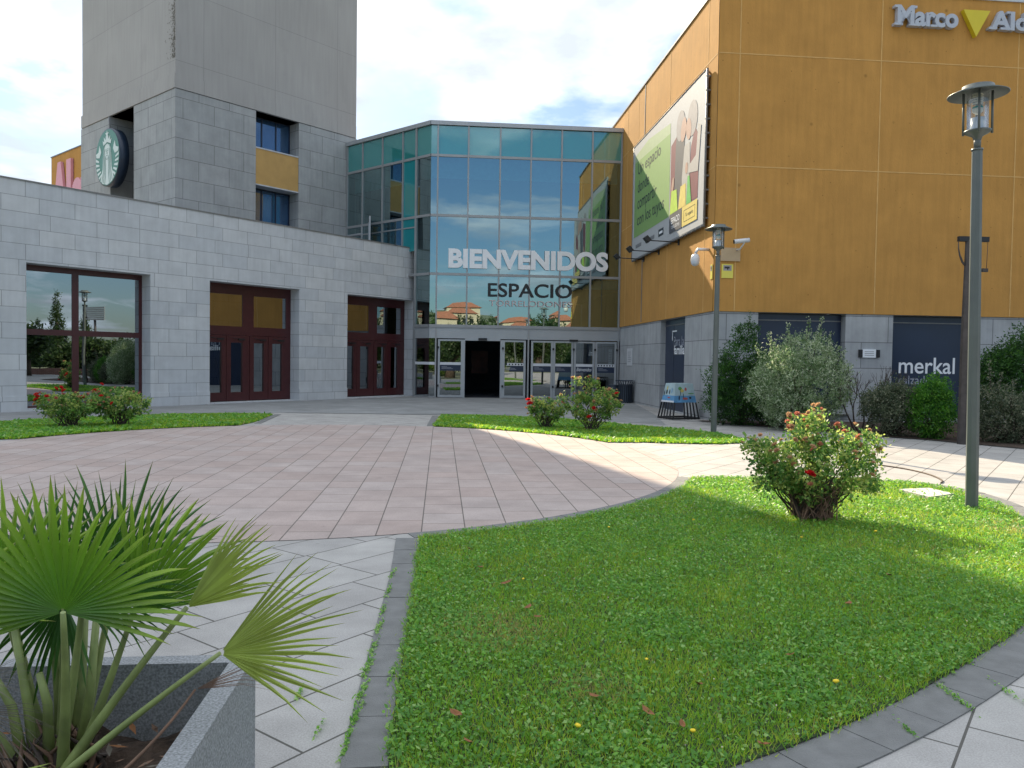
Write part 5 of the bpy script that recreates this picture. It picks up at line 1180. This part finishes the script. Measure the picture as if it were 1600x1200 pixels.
# rose bushes
def bloom_mesh(nm, mat, seed, r_):
    rr = random.Random(seed); mb = MB()
    for k in range(15):
        a = k * 2.4; t = k / 15.0; el = 1.35 - t * 1.25; d = Vector((math.cos(a) * math.cos(el), math.sin(a) * math.cos(el), math.sin(el))); s_ = Vector((-math.sin(a), math.cos(a), 0)); w = r_ * (0.35 + 0.35 * t)
        L_ = r_ * (0.75 + 0.35 * t); up_ = d.cross(s_).normalized() * r_ * 0.25
        mb.face([-d * 0.1 * r_, d * L_ * 0.6 - s_ * w, d * L_ + up_, d * L_ * 0.6 + s_ * w], mat)
    o = mb.build(nm); me = o.data; bpy.data.objects.remove(o); return me
BLO = {'red': bloom_mesh('rose_bloom', M['bloom_red'], 1, 0.042), 'pink': bloom_mesh('rose_bloom', M['bloom_pink'], 2, 0.034), 'tan': bloom_mesh('rose_bloom', M['bloom_tan'], 3, 0.030)}
def rose(loc, W_, H_, n, size, label, seed, nb, mix, big=1.0, lean=0.0, crown=(), stemy=False, reds=()):
    x, y = loc; r_ = empty('rose_bush', (x, y, 0.01), label, 'rose bush', 'rose bushes on the lawns')
    bl = [(x, y, H_ * 0.52, W_ * 0.40, W_ * 0.34, H_ * 0.34), (x - W_ * 0.22, y, H_ * 0.58, W_ * 0.27, W_ * 0.25, H_ * 0.26), (x + W_ * 0.22, y - 0.03, H_ * 0.55, W_ * 0.27, W_ * 0.25, H_ * 0.28)] + [(x + c[0], y + c[1], c[2], c[3], c[3], c[4]) for c in crown]
    o, C = foliage('foliage', bl, n, size, G3['rose_leaf'], r_, seed, clump=0.075, aspect=0.7, shell=0.5, wts=(0.30, 0.40, 0.30))
    rr = random.Random(seed)
    tips = [tuple(C[rr.randrange(len(C))]) for _ in range(60 if stemy else 30)]
    branches('stems', (x, y, 0.0), tips, r_, 0.011, seed=seed, spread=W_ * 0.12, bend=0.25)
    if stemy:
        tp_ = [(x + rr.uniform(-0.28, 0.28) , y + rr.uniform(-0.22, 0.22), rr.uniform(0.28, 0.48)) for _ in range(230)]
        branches('dead_stems', (x, y, 0.0), tp_, r_, 0.007, seed=seed + 1, spread=0.19, bend=0.35, mat=M['deadstalk'])
    hi = C[C[:, 2] > H_ * 0.42]; cen = np.array([x, y, H_ * 0.45]); out = []
    for k in range(nb):
        for _try in range(12):
            p = hi[rr.randrange(len(hi))]; dd = p - cen
            if rr.random() < (p[2] / H_) ** 2.2 and (dd[1] < 0.12 or p[2] > H_ * 0.75): break
        dd = dd / (np.linalg.norm(dd) + 1e-6); q = p + dd * rr.uniform(0.05, 0.11); kind = rr.choices(('red', 'pink', 'tan'), mix)[0]; out.append((q, kind))
    for c in reds: out.append((np.array([x + c[0], y + c[1], c[2]]), 'red'))
    for q, kind in out:
        b = bpy.data.objects.new('rose_bloom', BLO[kind]); COL.objects.link(b); b.parent = r_; b.location = Vector(q) - Vector((x, y, 0.01))
        s_ = rr.uniform(0.7, 1.25) * big * (1.25 if kind == 'red' else 1); b.scale = (s_, s_, s_); b.rotation_euler = (rr.uniform(-1.0, 0.3), rr.uniform(-0.6, 0.6), rr.uniform(0, 6))
    return r_
rose((3.10, 7.95), 1.36, 1.02, 9500, 0.036, 'largest rose bush, on the near lawn, faded salmon blooms over a brown stem base', 51, 97, (0.0, 0.28, 0.72), 1.1, crown=[(0.0, 0.0, 1.0, 0.14, 0.13), (-0.05, 0, 0.92, 0.25, 0.14), (-0.58, -0.05, 0.72, 0.22, 0.12), (0.45, 0, 0.8, 0.22, 0.14), (-0.5, -0.1, 0.45, 0.18, 0.14), (0.55, 0, 0.5, 0.16, 0.22)], stemy=True, reds=[(-0.20, -0.42, 0.52)])
rose((1.80, 17.65), 1.35, 1.12, 4200, 0.05, 'taller rose bush with peach blooms on the narrow lawn before the entrance', 52, 80, (0.02, 0.10, 0.88), 1.35, crown=[(-0.35, 0, 1.1, 0.2, 0.16), (0.02, 0, 1.08, 0.2, 0.13), (0.4, 0, 0.85, 0.2, 0.14)], reds=[(0.55, -0.2, 0.86), (0.02, -0.45, 0.55), (-0.08, -0.48, 0.34)])
rose((0.80, 18.05), 0.92, 0.82, 2300, 0.05, 'smaller rose bush left of the peach one on the narrow lawn before the entrance', 53, 26, (0.0, 0.30, 0.70), 1.3, reds=[(-0.42, -0.1, 0.66), (-0.38, -0.15, 0.58)])
rose((-9.42, 16.55), 1.50, 0.86, 3800, 0.05, 'rose bush with many red blooms on the left lawn strip, leftmost of all', 54, 34, (0.22, 0.43, 0.35), 1.15, reds=[(-0.62, -0.1, 0.70), (-0.58, -0.15, 0.66), (-0.1, -0.3, 0.84), (0.0, -0.3, 0.86), (0.08, -0.3, 0.80), (-0.35, -0.2, 0.66)])
rose((-8.58, 17.05), 1.42, 0.94, 4200, 0.05, 'dark green rose bush with few pale blooms on the left lawn strip', 55, 26, (0.08, 0.2, 0.72), 1.2, reds=[(-0.3, -0.2, 0.92), (-0.42, -0.25, 0.80)])

# leaves and dandelions on the lawn
M['dry_leaf'] = simple('dry_leaf', (0.22, 0.09, 0.03), 0.8, var=0.3, scale=30)
def litter(nm, pts, mk, label, cat, group):
    first = None
    for i, (x, y) in enumerate(pts):
        if first is None: first = mk(); o = first
        else: o = first.copy(); COL.objects.link(o)
        o.location = (x, y, 0.055); o.rotation_euler = (rnd.uniform(-.3, .3), rnd.uniform(-.3, .3), rnd.uniform(0, 6)); s_ = rnd.uniform(0.7, 1.3); o.scale = (s_, s_, s_); tag(o, label, cat, group)
def mk_leaf():
    mb = MB(); mb.face([(-0.035, 0, 0.006), (-0.01, -0.016, 0), (0.02, -0.014, 0.004), (0.038, 0, 0.012), (0, 0, -0.004)], M['dry_leaf']); mb.face([(-0.035, 0, 0.006), (0, 0, -0.004), (0.038, 0, 0.012), (0.02, 0.014, 0.006), (-0.01, 0.016, 0.004)], M['dry_leaf']); return mb.build('fallen_leaf')
litter('fallen_leaf', [(-0.32, 6.3), (-0.02, 5.35), (-0.22, 5.75), (0.12, 4.82), (0.18, 4.65), (0.4, 3.55), (0.62, 3.4), (0.75, 3.28), (-0.22, 3.35), (0.92, 3.7), (2.2, 5.0), (-0.15, 3.1), (1.05, 3.12), (1.5, 4.1), (2.8, 5.7)], mk_leaf, 'small curled brown dead leaf lying on the near lawn', 'leaf', 'dead leaves on the near lawn')
M['dandelion'] = simple('dandelion_yellow', (0.80, 0.58, 0.02), 0.6)
def mk_dan():
    mb = MB(); mb.lathe((0, 0, 0), [(0.0, 0.008), (0.009, 0.008), (0.013, 0.002), (0.003, -0.006)], M['dandelion'], 10); mb.tube([(0, 0, -0.005), (0.003, 0, -0.04)], 0.0015, M['petiole'], 4); return mb.build('dandelion')
litter('dandelion', [(0.10, 5.45), (0.72, 4.0), (0.78, 3.22), (0.30, 3.25), (1.6, 3.75), (0.92, 7.2), (1.8, 7.6), (2.6, 6.9), (3.4, 7.2)], mk_dan, 'yellow dandelion flower in the near lawn', 'flower', 'dandelions on the near lawn')

# ------------------------------------------------------------------ planter and fan palm
M['granite'] = tiled('speckled_granite', (0.27, 0.28, 0.29), (0.28, 0.285, 0.295), (0.27, 0.27, 0.27), 9, 9, 0.0, vary=0.08, nscale=30, speck=0.30, stain=0.15, bump=0.5, rough=0.8)
PF = Frame((-0.93, 2.84, 0), -Au, -Av)   # corner farthest right; u to the left, n towards the camera
pt_ = empty('planter', (-1.6, 2.2, 0), 'square speckled granite planter holding the fan palm in the left foreground', 'planter')
S = 1.35; hp_, t_ = 0.5, 0.075
mb = MB()
mb.box(PF, 0, S, 0.0, hp_, 0, t_, M['granite']); mb.box(PF, 0, S, 0.0, hp_, S - t_, S, M['granite']); mb.box(PF, 0, t_, 0, hp_ , t_, S - t_, M['granite']); mb.box(PF, S - t_, S, 0, hp_, t_, S - t_, M['granite'])
mb.build('walls', pt_)
mb = MB(); n_ = 22
hz = lambda i, j: 0.25 + 0.03 * math.sin(i * 0.9) * math.cos(j * 1.3) + rnd.uniform(-0.012, 0.012)
gz = [[hz(i, j) for j in range(n_ + 1)] for i in range(n_ + 1)]
for i in range(n_):
    for j in range(n_):
        f_ = lambda a, b: PF.p(t_ + (S - 2 * t_) * a / n_, gz[a][b], t_ + (S - 2 * t_) * b / n_)
        mb.face([f_(i, j), f_(i, j + 1), f_(i + 1, j + 1), f_(i + 1, j)], M['soil'])
mb.build('soil', pt_)
litn = 240; Pl = np.array([tuple(PF.p(t_ + rng.random() * (S - 2 * t_), 0.285 + rng.random() * 0.02, t_ + rng.random() * (S - 2 * t_))) for _ in range(litn)])
u = rng.normal(0, 1, (litn, 3)); u[:, 2] *= 0.25; u /= np.linalg.norm(u, axis=1)[:, None]; v = np.cross(u, np.array([0, 0, 1.0])); sz = rng.uniform(0.01, 0.04, litn)[:, None]
o = npmesh('leaf_litter', np.stack([Pl - u * sz, Pl - v * sz * .3, Pl + u * sz, Pl + v * sz * .3], 1).reshape(-1, 3), 4, [M['deadstalk'], M['dry_leaf'], M['deadleaf']], rng.integers(0, 3, litn), pt_)
o['kind'] = 'stuff'

palm = empty('fan_palm', (-1.42, 2.42, 0.27), 'low many-stemmed fan palm with big green fans in the granite planter', 'palm')
def frond(hub, axis, nrm, rad, spread, nseg, mat, base, ctrl, pr0=0.011, split=0.5, droop=0.15, fold=0.95, seed=0, cup=0.15, mat2=None, pmat=None):
    rr = random.Random(seed); hub = Vector(hub); a = Vector(axis).normalized(); n_ = Vector(nrm); n_ = (n_ - a * n_.dot(a)).normalized(); t = a.cross(n_).normalized()
    mb = MB(); dphi = 2 * R(spread) / nseg
    for i in range(nseg):
        ph = -R(spread) + (i + 0.5) * dphi
        Rk = rad * (0.82 + 0.18 * math.cos(ph * 0.9)) * rr.uniform(0.84, 1.06); sp_i = split * rr.uniform(0.88, 1.1)
        twist = rr.uniform(-0.10, 0.10); tone = rr.random(); dr_i = droop * rr.uniform(0.5, 1.7); sw = rr.uniform(-0.5, 0.5) * dphi
        def P(r_, off, lift):
            q = r_ / rad; f = ph + off + sw * max(0, q - split); d = a * math.cos(f) + t * math.sin(f)
            return hub + d * r_ + n_ * (lift + cup * rad * q * q * (1 - math.cos(ph)) * 0.5) + Vector((0, 0, -dr_i * rad * max(0, q - 0.5) ** 2 * (1 + 1.2 * abs(math.sin(ph))))) + t * twist * r_ * max(0, q - split)
        rs = [0.03, 0.25, sp_i, sp_i + 0.17, sp_i + 0.34, 1.0]; ws = [1, 1, 1, 0.85, 0.55, 0.0]
        prev = None
        for q, w in zip(rs, ws):
            r_ = Rk * q; eff = min(q, split) / q  if q > split else 1
            h = dphi / 2 * w * eff; lf = math.tan(fold) * dphi * 0.5 * Rk * min(q, split) * (w if w > 0 else 0)
            cur = (P(r_, -h, 0), P(r_, 0, lf), P(r_, h, 0)); uvc = (q, tone)
            if prev:
                m_ = (mat2 if (mat2 and q > split + 0.05) else mat)
                if w > 0:
                    U4 = [uvp, uvp, uvc, uvc]
                    mb.face([prev[0], prev[1], cur[1], cur[0]], m_, U4); mb.face([prev[1], prev[2], cur[2], cur[1]], m_, U4)
                else:
                    mb.face([prev[0], prev[1], cur[1]], m_, [uvp, uvp, uvc]); mb.face([prev[1], prev[2], cur[1]], m_, [uvp, uvp, uvc])
            prev = cur; uvp = uvc
    f = mb.build('frond', palm)
    if base is not None:
        b = MB(); P0, P1, P2 = Vector(base), Vector(ctrl), hub; pts = []
        for k in range(13):
            s_ = k / 12; pts.append(P0 * (1 - s_) ** 2 + P1 * 2 * s_ * (1 - s_) + P2 * s_ * s_)
        b.tube(pts, [pr0 * (1.7 - 1.0 * k / 12) for k in range(13)], pmat or M['petiole'], 8); b.build('stalk', f)
    return f
p1, p2, p3 = M['palm1'], M['palm2'], M['palm3']
p4 = M['palm4']
frond((-1.27, 2.20, 0.86), (0.10, -0.25, 1), (0.25, -1, -0.1), 0.43, 112, 34, p1, (-1.38, 2.38, 0.29), (-1.30, 2.28, 0.55), seed=1, split=0.50, fold=0.9)
frond((-1.19, 2.45, 0.78), (0.60, 0.10, 0.80), (0.25, -1, 0.2), 0.43, 46, 18, p1, (-1.36, 2.42, 0.28), (-1.28, 2.44, 0.5), seed=2, split=0.52)
frond((-0.98, 2.35, 0.83), (0.70, 0.05, 0.62), (-0.55, -0.8, 0.45), 0.36, 34, 16, p2, (-1.37, 2.32, 0.28), (-1.2, 2.33, 0.55), seed=3, split=0.48)
frond((-0.84, 2.25, 0.73), (0.96, 0.0, 0.30), (-0.3, -0.8, 0.55), 0.42, 46, 20, p2, (-1.40, 2.25, 0.27), (-1.15, 2.25, 0.50), seed=4, split=0.42, droop=0.14, pr0=0.009)
frond((-1.37, 2.68, 0.80), (0.22, 0.1, 1), (0.2, -1, 0.1), 0.45, 52, 24, p3, (-1.42, 2.55, 0.28), (-1.40, 2.62, 0.5), seed=5, split=0.45)
frond((-1.60, 2.45, 0.80), (-0.05, 0.0, 1), (0.35, -1, 0.1), 0.42, 85, 30, p1, (-1.48, 2.5, 0.28), (-1.56, 2.5, 0.5), seed=6, split=0.5)
frond((-1.30, 2.36, 0.86), (0.75, 0.05, -0.05), (0.1, -0.5, 0.9), 0.33, 50, 24, p3, (-1.42, 2.42, 0.28), (-1.34, 2.38, 0.55), seed=7, split=0.45, droop=0.35)
frond((-1.50, 2.58, 0.80), (0.15, 0.05, 1), (-0.2, -1, 0.1), 0.42, 65, 26, p3, (-1.46, 2.52, 0.28), (-1.5, 2.55, 0.5), seed=8, split=0.45)
frond((-1.44, 2.50, 0.80), (-0.3, 0.0, -0.3), (0.1, -1, 0.4), 0.30, 80, 24, p3, (-1.44, 2.48, 0.28), (-1.44, 2.5, 0.5), seed=9, split=0.5, droop=0.6)
frond((-1.74, 2.30, 0.74), (0.1, -0.1, 1), (0.6, -1, 0.1), 0.40, 85, 28, p1, (-1.5, 2.4, 0.28), (-1.62, 2.35, 0.5), seed=10)
frond((-1.42, 2.02, 0.395), (0.45, -0.1, 0.12), (0, -0.3, 1), 0.26, 55, 22, p2, (-1.5, 2.2, 0.27), (-1.5, 2.1, 0.36), seed=11, droop=0.7, split=0.45)
frond((-1.16, 2.08, 0.30), (0.65, 0.1, 0.35), (0, -0.6, 1), 0.15, 35, 12, p2, (-1.3, 2.2, 0.27), (-1.2, 2.15, 0.29), seed=12, droop=0.4, split=0.3, pr0=0.006)
frond((-1.56, 2.25, 0.55), (0.72, -0.1, -0.25), (0, -0.7, 0.8), 0.26, 34, 18, M['deadleaf'], (-1.56, 2.35, 0.3), (-1.56, 2.3, 0.45), seed=13, droop=0.5, split=0.2, pmat=M['deadstalk'])
frond((-1.52, 2.2, 0.66), (0.55, -0.1, 0.12), (0, -0.8, 0.6), 0.22, 26, 14, M['deadleaf'], (-1.56, 2.35, 0.3), (-1.56, 2.3, 0.5), seed=14, droop=0.2, split=0.15, pmat=M['deadstalk'])
frond((-0.90, 2.22, 0.635), (0.95, 0.02, 0.30), (0, -1, 0.3), 0.27, 12, 9, M['deadstalk'], (-1.30, 2.02, 0.29), (-1.05, 2.12, 0.40), seed=15, droop=0.5, split=0.2, pr0=0.005, pmat=M['deadstalk'])
for i, (x, y, z, bx, by) in enumerate([(-1.50, 2.52, 0.85, -1.45, 2.5), (-1.56, 2.42, 0.80, -1.48, 2.42), (-1.40, 2.56, 0.82, -1.42, 2.5), (-1.33, 2.5, 0.80, -1.38, 2.46), (-1.62, 2.5, 0.8, -1.5, 2.5), (-1.46, 2.40, 0.60, -1.44, 2.42), (-1.6, 2.38, 0.62, -1.5, 2.4)]):
    b = MB(); b.tube([(bx, by, 0.26), ((x + bx) / 2 + 0.01, (y + by) / 2, 0.5), (x, y, z)], [0.019, 0.014, 0.010], M['petiole'], 8); b.build('stalk', palm)
mb = MB()
for i in range(70):
    a = rnd.uniform(0, 6.28); r_ = rnd.uniform(0.02, 0.14); x, y = -1.43 + r_ * math.cos(a), 2.43 + r_ * math.sin(a); h = rnd.uniform(0.04, 0.15)
    mb.tube([(x, y, 0.25), (x + rnd.uniform(-.03, .03), y + rnd.uniform(-.03, .03), 0.27 + h * 0.6), (x + rnd.uniform(-.07, .07), y + rnd.uniform(-.07, .07), 0.27 + h)], [0.012, 0.008, 0.002], M['deadstalk'] if i % 2 else M['twig'], 5, cap=False)
mb.build('leaf_base', palm)

#@@ENV
# ------------------------------------------------------------------ what the glass reflects (behind and beside the camera)
def tree(nm, x, y, h, w, label, seed, cyp=False):
    r_ = empty(nm, (x, y, 0), label, 'tree'); rr = random.Random(seed)
    mb = MB(); th_ = h * (0.12 if cyp else 0.38); mb.tube([(x, y, 0), (x + 0.05, y, th_), (x, y, h * 0.75)], [w * 0.09, w * 0.07, w * 0.02], M['bark'], 8)
    if not cyp:
        for k in range(6):
            a = rr.uniform(0, 6.28); mb.tube([(x, y, th_ * 0.9), (x + math.cos(a) * w * 0.18, y + math.sin(a) * w * 0.18, h * 0.6), (x + math.cos(a) * w * 0.32, y + math.sin(a) * w * 0.32, h * 0.78)], [w * 0.04, w * 0.025, w * 0.01], M['bark'], 6, cap=False)
    mb.build('trunk', r_)
    if cyp: bl = [(x, y, h * (0.12 + 0.17 * k), w * 0.5 * (1 - k * 0.17), w * 0.5 * (1 - k * 0.17), h * 0.14) for k in range(6)]
    else:
        bl = [(x + rr.uniform(-1, 1) * w * 0.25, y + rr.uniform(-1, 1) * w * 0.25, h * rr.uniform(0.5, 0.85), w * rr.uniform(0.22, 0.34), w * rr.uniform(0.22, 0.34), h * rr.uniform(0.12, 0.2)) for _ in range(7)]
    foliage('crown', bl, 9000 if not cyp else 16000, 0.15 if cyp else 0.26, G3['tree_leaf'], r_, seed, clump=0.25 if cyp else 0.55, shell=0.3)
    return r_
tree('cypress_tree', 53.4, -0.3, 7.4, 3.3, 'tall dark cypress mirrored in the left half of the big shop window', 71, True)
tree('cypress_tree', 54.5, -2.6, 4.6, 2.6, 'shorter cypress mirrored left of the tall one in the shop window', 72, True)
tree('cypress_tree', 52.9, 2.6, 5.4, 2.8, 'cypress mirrored beside the mullion of the big shop window', 73, True)
for i, (x, y, h, w) in enumerate([(18.8, 9.6, 3.1, 2.6), (27.1, 9.1, 2.1, 3.2), (26.7, 11.5, 2.4, 3.2), (26.2, 13.6, 2.2, 3.2), (29.0, 16.0, 2.8, 4)]): tree('broadleaf_tree', x, y, h, w, ['dark small tree mirrored at the left edge of the shop window', 'low bushy tree mirrored under the tall cypress', 'low bushy tree mirrored right of the window mullion', 'low bushy tree mirrored near the right edge of the shop window', 'bushy tree mirrored at the far right of the shop window'][i], 80 + i)
sb = empty('notice_board', (28.7, 10.8, 0), 'dark louvred board on a tall pole, mirrored in the big shop window', 'sign')
mb = MB(); mb.tube([(28.7, 10.8, 0), (28.7, 10.8, 4.2)], 0.09, M['post'], 8); mb.build('pole', sb)
mb = MB(); NF = Frame((28.6, 10.8, 0), (0.25, -0.97, 0), (-0.97, -0.25, 0))
for k in range(7): mb.box(NF, -0.75, 0.75, 4.2 + k * 0.14, 4.31 + k * 0.14, -0.05, 0.02, M['alu'])
mb.build('board', sb)
mb = MB(); M['brick'] = tiled('low_brick_wall', (0.20, 0.07, 0.05), (0.26, 0.10, 0.07), (0.25, 0.23, 0.2), 0.25, 0.07, 0.01)
BW = Frame((21.5, 14.5, 0), (0.1, -1, 0), (-1, -0.1, 0)); mb.box(BW, 0, 14, 0, 0.45, -0.3, 0, M['brick']); o = mb.build('brick_wall', None, BW.p(7, 0)); tag(o, 'low dark brick garden wall mirrored in the shop window', 'wall')
i = 0
for (x, y, h, w) in [(-16, -20, 5.0, 7), (-9.5, -23, 4.6, 6), (-3.5, -26, 5.2, 7), (2.0, -25, 4.6, 6), (7.5, -27, 5.0, 7), (13, -23, 4.8, 6), (-22, -12, 5, 7), (19, -18, 5.2, 7), (-0.5, -16.5, 3.6, 3.4), (-6.5, -17, 3.2, 3.6)]:
    tree('broadleaf_tree', x, y, h, w, 'broadleaf tree behind the camera, number %s from the left of the row' % ('first second third fourth fifth sixth seventh eighth ninth tenth'.split()[i]), 90 + i); i += 1
M['cream'] = simple('cream_render', (0.55, 0.44, 0.33), 0.8, var=0.08, scale=0.5); M['tile_red'] = simple('red_roof_tiles', (0.32, 0.11, 0.06), 0.8, var=0.2, scale=1.5)
rr = random.Random(77); wb = []
for k in range(170):
    x = rr.uniform(-30, 75); y = rr.choice((-34, -40, -48, -70, -95)) if k < 80 else rr.uniform(-205, -112) + rr.uniform(-5, 5); hh = rr.uniform(1.6, 3.2); zb = max(0.0, (-y - 55) * 0.085)
    wb.append((x, y, zb + hh * 0.6, rr.uniform(2.2, 4.5), 2.5, hh))
ow, _c = foliage('far_wood', wb, 90000, 0.5, G3['tree_leaf'], None, 78, clump=0.7, shell=0.2); tag(ow, 'far trees massed on the slope, seen mirrored in the glass front', 'trees', None, 'stuff')
mb = MB(); nx, ny = 40, 12
hf_ = lambda x, y: max(0.0, (-y - 55) * 0.085) * (0.8 + 0.35 * math.sin(x * 0.03 + 1))
for i in range(nx):
    for j in range(ny):
        xx = [-200 + 400 * (i + a) / nx for a in (0, 1)]; yy = [-50 - 260 * (j + a) / ny for a in (0, 1)]
        mb.face([(xx[0], yy[0], hf_(xx[0], yy[0]) - 0.01), (xx[0], yy[1], hf_(xx[0], yy[1]) - 0.01), (xx[1], yy[1], hf_(xx[1], yy[1]) - 0.01), (xx[1], yy[0], hf_(xx[1], yy[0]) - 0.01)], M['far_ground'])
o = mb.build('hillside'); o['kind'] = 'structure'
rr = random.Random(5)
for i in range(16):
    x = -8 + 4.6 * i + rr.uniform(-1.5, 1.5); y = -125 - (i % 4) * 24 + rr.uniform(-5, 5); z = hf_(x, y) - 0.3; w, d, h = rr.uniform(6, 10), rr.uniform(6, 8), rr.uniform(3.2, 5.0)
    hs = empty('hillside_house', (x, y, z), 'cream house with red tiled roof on the hillside, house %s in the row' % 'one two three four five six seven eight nine ten eleven twelve thirteen fourteen fifteen sixteen'.split()[i], 'house', 'houses on the hillside')
    HF = Frame((x - w / 2, y, z), (1, 0, 0), (0, 1, 0)); mb = MB(); mb.box(HF, 0, w, 0, h, -d, 0, M['cream']); mb.build('wall', hs)
    mb = MB(); A1, A2, A3, A4 = HF.p(-.5, h, .5), HF.p(w + .5, h, .5), HF.p(w + .5, h, -d - .5), HF.p(-.5, h, -d - .5); r1_, r2_ = HF.p(w * .25, h + 1.8, -d / 2), HF.p(w * .75, h + 1.8, -d / 2)
    for P in ([A1, A2, r2_, r1_], [A2, A3, r2_], [A3, A4, r1_, r2_], [A4, A1, r1_], [A4, A3, A2, A1]): mb.face(P, M['tile_red'])
    mb.build('roof', hs)
    for zz in ((1.0, 2.3), (3.4, 4.6)) if h > 5 else ((1.0, 2.4),):
        for k in range(3): mb = MB(); mb.box(HF, w * (0.15 + 0.27 * k), w * (0.15 + 0.27 * k) + 1.1, zz[0], zz[1], 0.0, 0.03, M['dark']); mb.build('window', hs)

for o in bpy.data.objects:
    if '_o' in o: del o['_o']
